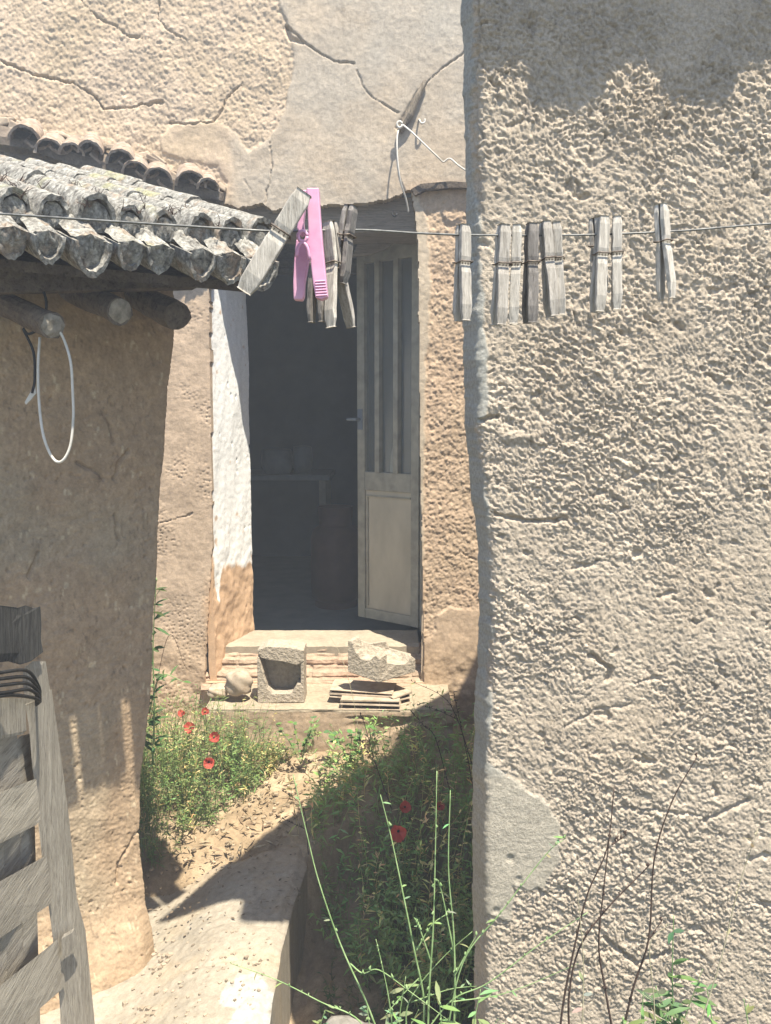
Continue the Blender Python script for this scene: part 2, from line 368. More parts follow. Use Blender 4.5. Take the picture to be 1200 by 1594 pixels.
kp = pd > 0; kp = kp[:-1, :-1] & kp[1:, 1:] & kp[1:, :-1] & kp[:-1, 1:]
o = sheet('concrete_path', np.stack([X, Y, Z], -1), kp, (0, 0, -.32), T, M['concrete']); tag(o, kind='structure')

# ================================================================== FARMHOUSE with the doorway
house = empty('farmhouse', (0, YW, 0), 'old mud plastered farmhouse wall with the open doorway and flaking render', 'house')
xl = at(325, 650, YW).x; xr = at(656, 650, YW).x; ztop = at(500, 322, YW).z; zth = CH - 1.04
xs = np.concatenate([np.linspace(-2.15, -1.72, 40), np.arange(-1.71, .56, .004), np.linspace(.57, 1.9, 110)]); zs = np.concatenate([np.arange(-.12, 3.12, .0042), np.linspace(3.14, 3.62, 20)]); nu, nv = len(xs), len(zs); X, Z = np.meshgrid(xs, zs); px, py = topx(X, YW, Z)
jx = 7 * fbm(X * 12, Z * 12, 4, 3); jy = 7 * fbm(X * 12, Z * 12, 4, 4); qx, qy = px + jx, py + jy
R1 = [(-400, -400), (438, -400), (432, 0), (452, 45), (456, 110), (440, 180), (420, 215), (388, 238), (362, 205), (340, 192), (300, 186), (262, 195), (250, 212), (255, 238), (300, 250), (340, 258), (354, 285), (345, 312), (100, 320), (-400, 320)]
R2 = [(650, 300), (735, 285), (900, 300), (900, 935), (735, 950), (700, 945), (682, 960), (672, 1000), (659, 1000), (659, 800), (662, 600), (670, 450), (667, 350)]
d1 = pdist(qx, qy, R1); d2 = pdist(qx, qy, R2); rough1 = sm(-1.5, 2.5, d1); rough2 = sm(-1.5, 2.5, d2)
ang = .5; Xa, Za = X + .25 * Z, Z - .2 * X
wx, wz = .35 * fbm(X * 18, Z * 18, 3, 11), .35 * fbm(X * 18, Z * 18, 3, 12)
f1, f2, idv = worley(Xa * 62 + wx * 2, Za * 46 + wz * 2, 8); g1, g2, _ = worley(Xa * 110 + wx, Za * 95, 18)
pop = .55 * (1 - sm(0, .75, f1)) * (.4 + idv) + .5 * (1 - sm(0, .7, g1)) + .55 * fbm(X * 45, Z * 45, 3, 13)
H = .006 * fbm(X * 2.2, Z * 2.2, 3, 15) + .0018 * fbm(X * 22, Z * 22, 3, 16) + .0008 * fbm(X * 70, Z * 70, 3, 19)
H = H + rough1 * (.0048 * pop - .006 + .008 * fbm(X * 5, Z * 5, 3, 17)) + rough2 * (.0052 * pop - .008 + .006 * fbm(X * 6, Z * 6, 3, 117))
# raised lips of thick plaster near the break line
H += .002 * (1 - sm(0, 16, np.abs(d1 + 8))) * (1 - rough1)
# left of the door: lightly pitted
lft = sm(355, 335, px) * sm(420, 470, py); pt = worley(X * 55, Z * 55, 33)[0]; H -= lft * .003 * (1 - sm(.05, .3, pt)) * sm(-.1, .3, fbm(X * 4, Z * 4, 3, 34)) * 1.5
# cracks
def crack(pts, wd, dp, far=90, j=4):
    global H
    sel = (px > min(p[0] for p in pts) - far) & (px < max(p[0] for p in pts) + far) & (py > min(p[1] for p in pts) - far) & (py < max(p[1] for p in pts) + far)
    d = dseg(px[sel] + 1.5 * j * fbm(X[sel] * 22, Z[sel] * 22, 4, 61, .7), py[sel] + 1.5 * j * fbm(X[sel] * 22, Z[sel] * 22, 4, 62, .7), pts); wv = wd * (.45 + .7 * sm(-.4, .4, fbm(X[sel] * 9, Z[sel] * 9, 2, 63))); H[sel] -= dp * (1 - sm(wv * .2, wv * .75, d))
crack([(0, 96), (60, 118), (110, 128), (145, 148), (158, 168), (200, 166), (255, 158)], 3.4, .018)
crack([(125, 0), (150, 28), (178, 40), (205, 58), (232, 60)], 2.6, .010)
crack([(248, 0), (245, 30), (262, 48), (290, 60)], 2.6, .010)
crack([(265, 192), (290, 192), (330, 190), (345, 172), (352, 150), (378, 130)], 2.6, .012)
crack([(446, 40), (470, 62), (490, 78), (520, 95), (550, 98)], 3.0, .016, j=2)
crack([(446, 40), (452, 60), (472, 66)], 7, .014, j=1)
crack([(556, 108), (566, 135), (580, 152), (620, 175)], 2.0, .009, j=2)
crack([(665, 128), (690, 105), (722, 83)], 2.2, .011, j=2)
crack([(618, 200), (640, 165), (662, 128)], 8, .007, j=3)
crack([(420, 220), (424, 260), (415, 300), (413, 318)], 1.8, .008, j=2)
crack([(380, 280), (392, 300)], 1.6, .005, j=2)
crack([(248, 815), (270, 808), (300, 800)], 2, .006)
crack([(330, 770), (335, 790), (333, 800)], 3, .01, j=2)
crack([(700, 870), (715, 860), (740, 872)], 2.4, .006)
# eroded foot of the wall
ft = sm(960, 1060, py); H += ft * (.014 * fbm(X * 9, Z * 9, 4, 71) + .006)
# colours (albedo)
def C(r, g_, b_): return np.array([r, g_, b_])
smooth_grey = C(.40, .345, .275); tan = C(.47, .37, .27); pinkish = C(.45, .335, .235); leftc = C(.45, .345, .25)
n1 = sm(-.35, .35, fbm(X * 3.5, Z * 3.5, 4, 51))[..., None]; n2 = fbm(X * 9, Z * 9, 4, 52)[..., None]
T = smooth_grey * (1 - .5 * n1) + C(.46, .36, .255) * .5 * n1
rr = np.maximum(rough1, sm(372, 350, qx) * sm(330, 300, py))[..., None]; T = T * (1 - rr) + rr * (tan * n1 + C(.44, .345, .24) * (1 - n1))
lf = (sm(500, 380, px) * sm(420, 480, py))[..., None]; T = T * (1 - lf) + leftc * (1 + .18 * n2) * lf
rg = (sm(620, 640, px) * sm(270, 300, py))[..., None]; T = T * (1 - rg) + rg * (pinkish * (1 - .35 * n1) + C(.46, .36, .25) * .35 * n1)
jm = (sm(4, -4, d2) * sm(630, 640, px) * sm(296, 310, py) * sm(900, 860, py))[..., None]; T = T * (1 - jm) + C(.46, .385, .29) * jm
ob = (sm(890, 935, qy) * sm(312, 335, qx) * sm(420, 400, px))[..., None]; T = T * (1 - .8 * ob) + C(.50, .31, .17) * .8 * ob
fo = (sm(960, 1040, qy) * .6)[..., None]; T = T * (1 - fo) + C(.42, .31, .205) * fo
T = T * (1 + .16 * n2); T = np.clip(T, .02, .8)
# a grey water stain on the smooth plaster near the top
sg = (sm(560, 590, qx) * sm(150, 60, qy) * .45)[..., None]; T = T * (1 - sg) + C(.36, .335, .29) * sg
# opening
lx = np.interp(py, [300, 450, 850, 930, 1000, 1100], [327, 326, 331, 326, 322, 318]); rx = np.interp(py, [300, 330, 380, 700, 950, 1040], [640, 645, 650, 654, 658, 660])
top = np.interp(px, [330, 360, 370, 405, 425, 480, 540, 600, 628, 645, 700, 730], [320, 318, 325, 318, 328, 322, 318, 312, 300, 288, 283, 286]) + 4 * fbm(X * 25, Z * 25, 3, 91)
hole = (px > lx + .3 * jx) & (px < rx + .35 * jx) & (py > np.maximum(top, 296)) & (Z > CH - 1.175)
kp = ~hole; kp = kp[:-1, :-1] & kp[1:, 1:] & kp[1:, :-1] & kp[:-1, 1:]
P = np.stack([X, YW - H, Z], -1)
sheet('wall', P, kp, (0, .07, 0), T, M['mudwall'], house)
# plaster lip shadow gap above the right part (the render has broken off in a step): imitated by a dark strip
# core blocks behind the skin (thickness of the wall)
mb = MB()
def core(x0, x1, z0, z1, y0=YW + .045, y1=YD + .02): mb.box(((x0 + x1) / 2, (y0 + y1) / 2, (z0 + z1) / 2), (x1 - x0, y1 - y0, z1 - z0))
core(-2.6, xl - .02, -.3, 3.6); core(xr + .03, 2.6, -.3, 3.6); core(xl - .02, xr + .03, ztop + .05, 3.6); core(xl - .02, xr + .03, -.3, zth - .2)
mb.build('wall_core', M['dark'], house)
# left reveal, limewashed and splayed
xi = at(388, 650, YD).x; nu, nv = 90, 380
u = np.linspace(0, 1, nu); zs = np.linspace(zth - .16, ztop + .06, nv); U, Z = np.meshgrid(u, zs)
x0 = at(325, 650, YW).x - .004; X = x0 + (xi - x0) * U + .008 * fbm(U * 3, Z * 2.3, 3, 5) + .0015 * fbm(U * 14, Z * 40, 3, 6); Yy = YW + .012 + (YD - YW - .012) * U
X = X + .012 * sm(1.1, .55, Z) * fbm(U * 4, Z * 9, 3, 8); px, py = topx(X, Yy, Z)
hole_d = worley(U * 7, Z * 16, 55)[0]; X = X - .005 * (1 - sm(.03, .2, hole_d)) * sm(.15, .4, fbm(U * 4, Z * 7, 3, 66))
lime = sm(-6, 6, 880 + 22 * fbm(U * 6, Z * 14, 4, 56) + 55 * sm(.55, .0, np.abs(U - .12) * 5) - py)
chip = sm(.40, .55, fbm(U * 5, Z * 13, 4, 57)) ; lime = lime * (1 - .8 * chip); edge = sm(.05, .0, U + .04 * fbm(U * 3, Z * 18, 3, 58)); lime = lime * (1 - edge)
bare = np.array([.50, .34, .215]) * (1 + .2 * fbm(U * 6, Z * 12, 3, 59))[..., None]; T = bare * (1 - lime[..., None]) + np.array([.74, .735, .71]) * lime[..., None]
o = sheet('door_reveal', np.stack([X, Yy, Z], -1), np.ones((nv - 1, nu - 1), bool), (-.03, 0, 0), T, M['reveal'], house); tag(o, 'flaking white limewashed left side of the doorway')
# right reveal
u = np.linspace(0, 1, 40); U, Z = np.meshgrid(u, np.linspace(zth - .16, ztop + .06, 200)); X = xr + .006 + .03 * U + .006 * fbm(U * 3, Z * 4, 3, 5); Yy = YW + .01 + (YD + .02 - YW) * U
T = np.broadcast_to(np.array([.42, .34, .25]), X.shape + (3,)).copy(); sheet('door_reveal', np.stack([X, Yy, Z], -1), np.ones((199, 39), bool), (.03, 0, 0), T, M['reveal'], house)
# lintel: grey old timber seen under the broken plaster
mb = MB(); a = at(352, 328, YW + .05); b = at(646, 362, YW + .05)
nseg = 14
for i in range(nseg):
    t0, t1 = i / nseg, (i + 1) / nseg
zc0, zc1 = b.z, a.z + .14
mb.box(((a.x + b.x) / 2, (YW + .05 + YD) / 2 - .02, (zc0 + zc1) / 2), (b.x - a.x + .1, YD - YW - .09, zc1 - zc0), None, .004)
o = mb.build('lintel', M['lintel'], house, bevel=.008, sub=4, rough=(.012, .08))
mb = MB(); a = at(355, 362, YD - .02); mb.box(((xl + xr) / 2, YD - .02, ztop - .035), (xr - xl + .1, .09, .07), None, .003); mb.build('lintel', M['lintel'], house, bevel=.005)
# render broken away above the right jamb: dark strip put in for the lip's shadow
mb = MB(); pts = [(640, 294), (655, 286), (700, 282), (734, 284), (760, 284), (760, 292), (700, 292), (662, 296), (646, 304)]
mb.prism([at(x, y, YW - .022) for x, y in pts], (0, .06, 0)); mb.build('lath', M['log'], house)
# threshold
nu, nv = 200, 60
YT = 3.50
xs = np.linspace(xl - .01, xr - .0, nu); ys = np.linspace(YT, YD + .0, nv); X, Y = np.meshgrid(xs, ys)
Z = zth + .004 * fbm(X * 7, Y * 7, 3, 7) + .002 * fbm(X * 30, Y * 30, 3, 9) - .008 * sm(YT + .03, YT, Y) * (1 + fbm(X * 12, Y * 2, 3, 10))
T = np.array([.31, .265, .20]) * (1 + .25 * fbm(X * 9, Y * 9, 4, 12))[..., None]
sheet('threshold', np.stack([X, Y, Z], -1), np.ones((nv - 1, nu - 1), bool), (0, 0, -.055), T, M['concrete'], house)
# riser of crumbling brick courses under the threshold
z0, z1 = CH - 1.21, zth - .01; nu, nv = 300, 70
xs = np.linspace(xl - .06, xr + .02, nu); zs = np.linspace(z0, z1, nv); X, Z = np.meshgrid(xs, zs)
crs = np.floor((Z - z0) / .045 + .15 * fbm(X * 5, Z * 5, 2, 3)); fz = (Z - z0) / .045 - crs; fx = X / .22 + crs * .5; fx = fx - np.floor(fx)
joint = np.maximum(1 - sm(.06, .16, np.minimum(fz, 1 - fz)), 1 - sm(.02, .05, np.minimum(fx, 1 - fx)))
Hh = -.006 * joint + .018 * fbm(X * 9, Z * 16, 4, 14) + .010 * (_h(crs, np.floor(X / .22 + crs * .5), 2) - .5)
T = np.array([.37, .28, .20]) * (1 + .22 * fbm(X * 10, Z * 10, 4, 15))[..., None]; rd = sm(0, .4, fbm(X * 3, Z * 20, 3, 16))[..., None] * .5; T = T * (1 - rd) + np.array([.38, .235, .165]) * rd
YR = YT + .012 - .115 * np.clip((z1 - Z - .012 * fbm(X * 4, Z * 0, 3, 19)) / (z1 - z0), 0, 1) * .5 - .028 * np.clip(np.floor((z1 - Z + .004 * fbm(X * 6, Z * 0, 2, 18)) / .045), 0, 3)
sheet('brick_courses', np.stack([X, YR - Hh, Z], -1), np.ones((nv - 1, nu - 1), bool), (0, .06, 0), T, M['mudwall'], house)
# stone ledge (doorstep): top and front as one bent sheet
zl = CH - 1.188; YL = 3.10; x0 = at(318, 1100, YL).x; x1 = at(705, 1100, YL).x
nu, nv = 330, 130; xs = np.linspace(x0, x1, nu); s = np.linspace(0, .52, nv); X, S = np.meshgrid(xs, s)
Y = np.where(S < .33, YW - .005 - S * (.295 / .33), YL - .0); Y = np.where((S >= .31) & (S < .35), YL + .0 + .0 * S, Y)
Zz = np.where(S < .33, zl, zl - (S - .33)); Y = Y - np.where(S > .33, .015 * (S - .33) / .2, 0)
rim = np.exp(-((S - .33) / .012) ** 2)
Zz = Zz + .004 * fbm(X * 8, S * 8, 3, 22) + .002 * fbm(X * 30, S * 30, 3, 24) - .006 * rim - .01 * rim * np.maximum(0, fbm(X * 14, S * 2, 3, 25))
Y = Y + np.where(S > .33, .008 * fbm(X * 8, S * 10, 4, 23) , 0); brk = np.where(S > .36, sm(.0, .25, fbm(X * 4 + 3, S * 9, 3, 26)) * .02, 0) * sm(x0 + .45, x0 + .8, X); Y = Y + brk
T = np.array([.32, .265, .19]) * (1 + .2 * fbm(X * 8, S * 8, 4, 27))[..., None]; fr = sm(.33, .345, S)[..., None]; T = T * (1 - fr) + fr * np.array([.36, .27, .185]) * (1 + .25 * fbm(X * 9, S * 12, 4, 28))[..., None]
sheet('doorstep', np.stack([X, Y, Zz], -1), np.ones((nv - 1, nu - 1), bool), (0, .02, -.08), T, M['mudwall'], house)
mb = MB(); mb.box(((x0 + x1) / 2, (YL + YW) / 2 + .02, (zl - .03 - .1) / 2), (x1 - x0 - .01, YW - YL - .03, zl - .03 + .1)); mb.build('doorstep', M['dark'], house)
# interior room
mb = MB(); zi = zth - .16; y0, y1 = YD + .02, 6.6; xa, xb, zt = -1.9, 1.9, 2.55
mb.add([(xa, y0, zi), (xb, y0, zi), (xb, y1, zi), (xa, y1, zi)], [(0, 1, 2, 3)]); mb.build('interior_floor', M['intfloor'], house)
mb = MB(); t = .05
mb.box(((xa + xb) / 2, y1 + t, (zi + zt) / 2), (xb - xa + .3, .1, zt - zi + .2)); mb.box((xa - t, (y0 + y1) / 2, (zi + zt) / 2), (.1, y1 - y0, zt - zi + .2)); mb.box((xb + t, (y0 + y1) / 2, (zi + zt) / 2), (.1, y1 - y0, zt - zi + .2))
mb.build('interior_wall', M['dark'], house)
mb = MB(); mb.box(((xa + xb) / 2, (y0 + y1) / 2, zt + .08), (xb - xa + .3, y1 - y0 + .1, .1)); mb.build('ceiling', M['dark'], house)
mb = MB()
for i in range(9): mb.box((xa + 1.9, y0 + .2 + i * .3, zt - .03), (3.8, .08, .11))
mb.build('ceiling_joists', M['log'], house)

# farmhouse roof edge, above the picture
def tile_mesh(p0, ax, up, L, r0, r1, th=.006, inv=False, n=13, seg=8, jit=.0008, sd=0, arc=1.0, rgh=.02, vs_=1.0, plumb=0.0):
    """half-pipe tile from p0 along ax; up = roof normal; inv = channel tile (opens upwards)"""
    ax = Vector(ax).normalized(); up = Vector(up); up = (up - ax * up.dot(ax)).normalized(); sdv = ax.cross(up); vs = []; fs = []
    r = random.Random(sd); nn = n + 1; ej = [r.uniform(-1, 1) * rgh * .12 for _ in range(nn)]
    for layer in (0, 1):
        for i in range(seg + 1):
            t = i / seg; rr = r0 + (r1 - r0) * t - layer * th; c = Vector(p0) + ax * (L * t + 0)
            for k in range(nn):
                a = math.pi * (.5 + (k / n - .5) * arc); q = rr * (1 + r.uniform(-rgh, rgh)) + (r.uniform(-jit, jit) * 2 if i == 0 else 0); sgn = -1 if inv else 1
                vs.append(c + sdv * math.cos(a) * q + up * sgn * math.sin(a) * q * vs_ + (ax * (ej[k] + plumb * sgn * math.sin(a) * q * vs_) if i == 0 else Vector((0, 0, 0))))
    o1 = (seg + 1) * nn
    for i in range(seg):
        for k in range(n):
            a = i * nn + k; fs.append((a, a + 1, a + nn + 1, a + nn)); fs.append((o1 + a, o1 + a + nn, o1 + a + nn + 1, o1 + a + 1))
        for k in (0, n): a = i * nn + k; fs.append((a, a + nn, o1 + a + nn, o1 + a))
    for i in (0, seg):
        for k in range(n): a = i * nn + k; fs.append((a, o1 + a, o1 + a + 1, a + 1))
    return vs, fs
def add_tile(parent, mat, *a, **k):
    mb = MB(); mb.add(*tile_mesh(*a, **k)); o = mb.build('roof_tile', mat, parent, smooth=True)
    e = o.modifiers.new('es', 'EDGE_SPLIT'); e.split_angle = math.radians(50); return o
def deck(parent, pts, th, name='roof', mat='log'):
    mb = MB(); mb.prism(pts, (0, 0, -th)); return mb.build(name, M[mat], parent)
rf = deck(house, [(-2.3, YW - .08, 3.62), (2.4, YW - .08, 3.62), (2.4, 5.2, 4.15), (-2.3, 5.2, 4.15)], .04)
for i in range(17):
    x = -2.1 + i * .26
    add_tile(rf, M['clay'], (x, YW - .10, 3.65), (0, 1.8, .53), (0, -.28, 1), .5, .085, .075, .012, sd=i)
    add_tile(rf, M['clay'], (x + .13, YW - .12, 3.72), (0, 1.8, .53), (0, -.28, 1), .5, .085, .075, .012, True, sd=i + 50)

# small tiled canopy against the farmhouse wall, over the passage
arches = [(38, 196, 20), (77, 216, 19), (111, 222, 16), (140, 219, 16), (188, 233, 19), (211, 251, 18), (246, 261, 19), (297, 266, 21), (324, 277, 15)]
cy_ = lambda x: YW - .17 + .05 * x / 345
cano = deck(house, [at(-60, 203, cy_(-60) + .03), at(40, 218, cy_(40) + .03), at(175, 268, cy_(175) + .03), at(345, 300, cy_(345) + .03), at(350, 300, YW + .01), at(180, 240, YW + .01), at(40, 190, YW + .01), at(-60, 172, YW + .01)], .03, 'canopy', 'log')
tag(cano, 'short tiled canopy with dark underside above the shed roof')
for i, (x, y, r) in enumerate(arches):
    y += 4; Yc = cy_(x); R = (r + 2) / 1250 * Yc * 1.03; c = at(x, y + r, Yc)
    add_tile(cano, M['clay'], c, (-.05, .20, .10), (.10, -.40, 1), .26, R, R * .9, .009, sd=i, rgh=.03)
    if i < len(arches) - 1:
        x2, y2, r2 = arches[i + 1]; c2 = at((x + x2) / 2, (y + r + y2 + r2) / 2 - 22, Yc + .005); Rc = max(.05, math.hypot(x2 - x, 0) / 2 / 1250 * Yc * 1.25)
        add_tile(cano, M['clay'], c2, (-.05, .20, .10), (.10, -.40, 1), .26, Rc, Rc * .9, .009, True, sd=i + 30, arc=.62)
# dark board closing the gap under the tiles
mb = MB(); mb.prism([at(x, y, cy_(x) + .07) for x, y in ((-60, 225), (60, 245), (180, 285), (330, 300), (345, 322), (345, 345), (180, 330), (-60, 300))], (0, .03, 0)); mb.build('fascia', M['log'], cano)
# mortar bank where the canopy meets the wall
mb = MB()
for i in range(60):
    t = i / 59; x = -40 + t * 385; y = 178 + t * 104 + random.uniform(-6, 6) + (10 if x > 250 else 0); p = at(x, y, YW - .01 - random.uniform(0, .02))
    mb.box(p, (random.uniform(.02, .06), random.uniform(.02, .04), random.uniform(.015, .035)), Matrix.Rotation(random.uniform(-.6, .6), 3, 'Y'), .006)
mb.build('mortar', M['redbrick'], cano, bevel=.005)

# wooden stub, white cable and hook on the wall above the doorway
mb = MB(); A = [at(622, 205, YW - .012), at(638, 178, YW - .02), at(650, 152, YW - .022), at(662, 126, YW - .012)]
mb.tube(A, [.013, .015, .012, .010], 7, jit=.3)
for k_ in range(7):
    o_ = Vector((random.uniform(-.016, .016), random.uniform(-.012, .0), random.uniform(-.010, .010))); q0, q1 = sorted((random.uniform(-.05, .5), random.uniform(.5, 1.06)))
    mb.tube([A[0].lerp(A[3], q0) + o_, A[0].lerp(A[3], (q0 + q1) / 2) + o_ * 1.1, A[0].lerp(A[3], q1) + o_ * .8], [.003, .005, .002], 5, jit=.3)
o = mb.build('wood_stub', mat_wood('stub_wood', (.10, .085, .065), (.33, .28, .22), (14, 14, 3), 8, .004, .6), None, bevel=.002)
recentre(o, A[0]); tag(o, 'splintered grey wooden peg embedded slantwise in the plaster over the doorway', 'wooden stub')
cab = empty('electric_cable', at(622, 195, YW - .03), 'thin white cable knotted at a wooden stub and drooping over the doorway', 'cable')
mb = MB(); mb.tube(curve_pts([at(*p) for p in ((622, 197, YW - .02), (618, 215, YW - .05), (619, 250, YW - .06), (624, 285, YW - .05), (632, 310, YW - .02), (636, 330, YW + .0))], 40), .0034, 7); mb.build('cable_run', M['cable'], cab, smooth=True)
mb = MB(); mb.tube(curve_pts([at(*p) for p in ((624, 192, YW - .03), (640, 205, YW - .06), (664, 228, YW - .07), (682, 245, YW - .06), (690, 252, YW - .045), (700, 247, YW - .05), (714, 258, YW - .06), (735, 272, YW - .05))], 50), .0034, 7); mb.build('cable_run', M['cable'], cab, smooth=True)
mb = MB(); mb.tube([at(622 + 4 * math.cos(a / 9 * 6.283), 194 + 5 * math.sin(a / 9 * 6.283), YW - .035) for a in range(10)], .005, 7); mb.build('knot', M['cable'], cab, smooth=True)
mb = MB(); mb.tube(curve_pts([at(*p) for p in ((652, 186, YW), (653, 187, YW - .02), (656, 192, YW - .028), (661, 190, YW - .025), (661, 185, YW - .024))], 16), .0035, 6); o = mb.build('wall_hook', M['cable'], None, smooth=True); recentre(o, at(656, 190, YW)); tag(o, 'tiny white hook screwed into the plaster right of the wooden stub', 'hook')
mb = MB(); mb.tube(curve_pts([at(*p) for p in ((612, 328, YW + .03), (611, 334, YW - .0), (615, 337, YW - .01), (618, 332, YW - .0))], 16), .003, 6); o = mb.build('lintel_hook', M['rubber'], None, smooth=True); recentre(o, at(612, 330, YW)); tag(o, 'small dark hook fixed in the lintel at its right end', 'hook')

# door leaf, opened inwards
door = empty('door', at(655, 990, YD), None, None); door.parent = house; door.location = at(655, 990, YD) - house.location
hA = at(654, 990, YD + .02); hB = at(561, 974, YD + .24); hA.z = hB.z = zth - .02 + .03
ux = (hB - hA); ux.z = 0; Wd = ux.length; ux.normalize(); nrm = Vector((ux.y, -ux.x, 0));
if nrm.y > 0: nrm = -nrm
Hd = at(650, 372, YD).z - hA.z; R = Matrix((ux, nrm, Vector((0, 0, 1)))).transposed()
def dbox(name, u0, u1, z0, z1, d0, d1, mat, parent, bev=.003):
    mb = MB(); c = hA + ux * (u0 + u1) / 2 + nrm * (d0 + d1) / 2 + Vector((0, 0, (z0 + z1) / 2)); mb.box(c, (u1 - u0, d1 - d0, z1 - z0), R); return mb.build(name, M[mat], parent, bevel=bev)
zm0, zm1 = .645, .735
dbox('stile', 0, .045, 0, Hd, -.02, .02, 'doorframe', door); dbox('stile', Wd - .045, Wd, 0, Hd, -.02, .02, 'doorframe', door)
dbox('rail', .045, Wd - .045, zm0, zm1, -.018, .018, 'doorframe', door); dbox('rail', .045, Wd - .045, Hd - .07, Hd, -.018, .018, 'doorframe', door); dbox('rail', .045, Wd - .045, 0, .05, -.018, .018, 'doorframe', door)
for q in (.36, .66): dbox('glazing_bar', Wd * q - .014, Wd * q + .014, zm1, Hd - .07, -.015, .026, 'doorframe', door)
dbox('panel', .045, Wd - .045, .05, zm0, -.008, .010, 'doorpanel', door)
mb = MB()
for (u0, u1, z0, z1) in ((.05, Wd - .05, zm0 - .03, zm0 - .022),): mb.box(hA + ux * (u0 + u1) / 2 + nrm * .013 + Vector((0, 0, (z0 + z1) / 2)), (u1 - u0, .008, .008), R)
for u0 in (Wd - .06,): mb.box(hA + ux * u0 + nrm * .0135 + Vector((0, 0, (zm0 + .03) / 2)), (.007, .008, zm0 - .1), R)
mb.build('panel_bead', M['doorframe'], door)
dbox('pane', .04, Wd - .04, zm1 - .01, Hd - .06, -.004, -.001, 'glass', door, 0)
mb = MB(); zc = hA.z; c0 = hA + ux * (Wd - .02)
p = c0 + nrm * .02 + Vector((0, 0, .99)); mb.box(p, (.03, .008, .10), R); mb.tube([p, p + nrm * .035, p + nrm * .04 + ux * .05], .007, 8); mb.build('handle', M['pot'], door)
mb = MB(); pts = [(606, 745), (626, 745), (627, 640), (622, 655), (616, 680), (609, 705)]
hy = lambda x: YD + .035 + .2 * (655 - x) / 95
mb.prism([at(x, y, hy(x) + .02) for x, y in pts], (.0, .004, 0)); o = mb.build('curtain', M['curtain'], door); tag(o, 'pale scrap of torn curtain behind the glass')
# right door frame post
mb = MB(); mb.box((at(657, 600, YD).x + .01, YD + .01, (zth + ztop) / 2), (.03, .06, ztop - zth)); mb.build('door_frame', M['doorframe'], house, bevel=.003)
mb = MB(); pz = [(541, 402), (560, 398), (590, 392), (615, 375), (640, 352), (650, 350), (650, 372), (560, 404)]
mb.prism([at(x, y, YD - .03) for x, y in [(548, 400), (575, 397), (600, 388), (622, 372), (640, 350), (600, 352), (560, 372)]], (0, .012, 0)); mb.build('lintel_wedge', M['lintel'], house)  # brown wedge added under the right part of the lintel

# things inside the room
cy = empty('gas_cylinder', (at(523, 900, 4.9).x, 4.9, zi), 'dull orange gas cylinder standing in the dark room behind the door', 'gas cylinder')
def lathe(prof, c, n=28):
    vs = []; fs = []
    for r, z in prof:
        for k in range(n): a = 2 * math.pi * k / n; vs.append((c[0] + r * math.cos(a), c[1] + r * math.sin(a), c[2] + z))
    for i in range(len(prof) - 1):
        for k in range(n): fs.append((i * n + k, i * n + (k + 1) % n, (i + 1) * n + (k + 1) % n, (i + 1) * n + k))
    return vs, fs
c = (cy.location.x, 4.9, zi); mb = MB(); mb.add(*lathe([(.0, .03), (.12, .03), (.15, .06), (.155, .12), (.155, .42), (.14, .48), (.08, .52), (.0, .53)], c)); mb.build('body', M['cylinder'], cy, smooth=True)
mb = MB(); mb.add(*lathe([(.13, 0), (.13, .06), (.12, .06), (.12, 0)], c)); mb.build('foot_ring', M['cylinder'], cy, smooth=True)
mb = MB(); mb.add(*lathe([(.10, .5), (.11, .62), (.10, .62), (.09, .5)], c)); mb.build('collar', M['cylinder'], cy, smooth=True)
tb = empty('table', (at(440, 800, 5.6).x, 5.6, zi), 'dim table with pale top standing deep inside the dark room', 'table')
tx = tb.location.x; mb = MB(); mb.box((tx - .1, 5.6, zi + .76), (.9, .55, .035)); mb.build('tabletop', M['pot'], tb, bevel=.004)
for sx in (-.5, .3):
    for sy in (-.22, .22): mb = MB(); mb.box((tx + sx, 5.6 + sy, zi + .37), (.045, .045, .745)); mb.build('leg', M['doorframe'], tb)
for (x, nm, lb, r, h) in ((430, 'cooking_pot', 'pale round pot standing on the table inside the room', .11, .16), (470, 'jug', 'smaller pale jug beside the pot on the inside table', .07, .18)):
    p = at(x, 660, 5.5); cc = (p.x, 5.5, zi + .7785); mb = MB(); mb.add(*lathe([(0, 0), (r * .85, 0), (r, h * .5), (r * .9, h), (r * .8, h * 1.02), (0, h * 1.05)], cc)); o = mb.build(nm, M['pot'], None, smooth=True); recentre(o, cc); tag(o, lb, 'pot' if r > .1 else 'jug')

# ================================================================== NEIGHBOURING HOUSE (right)
YF = 1.452
nb = empty('neighbouring_house', (.5, YF, 0), 'rough rendered house corner filling the right side, under a tiled eave', 'house')
ey = [-300, 0, 150, 270, 340, 500, 600, 726, 826, 900, 1032, 1070, 1200, 1594, 2200]; ex = [720, 721, 724, 727, 729, 723, 724, 731, 743, 748, 747, 741, 738, 738, 738]
sdv = Vector((1.065, 1.265)).normalized()
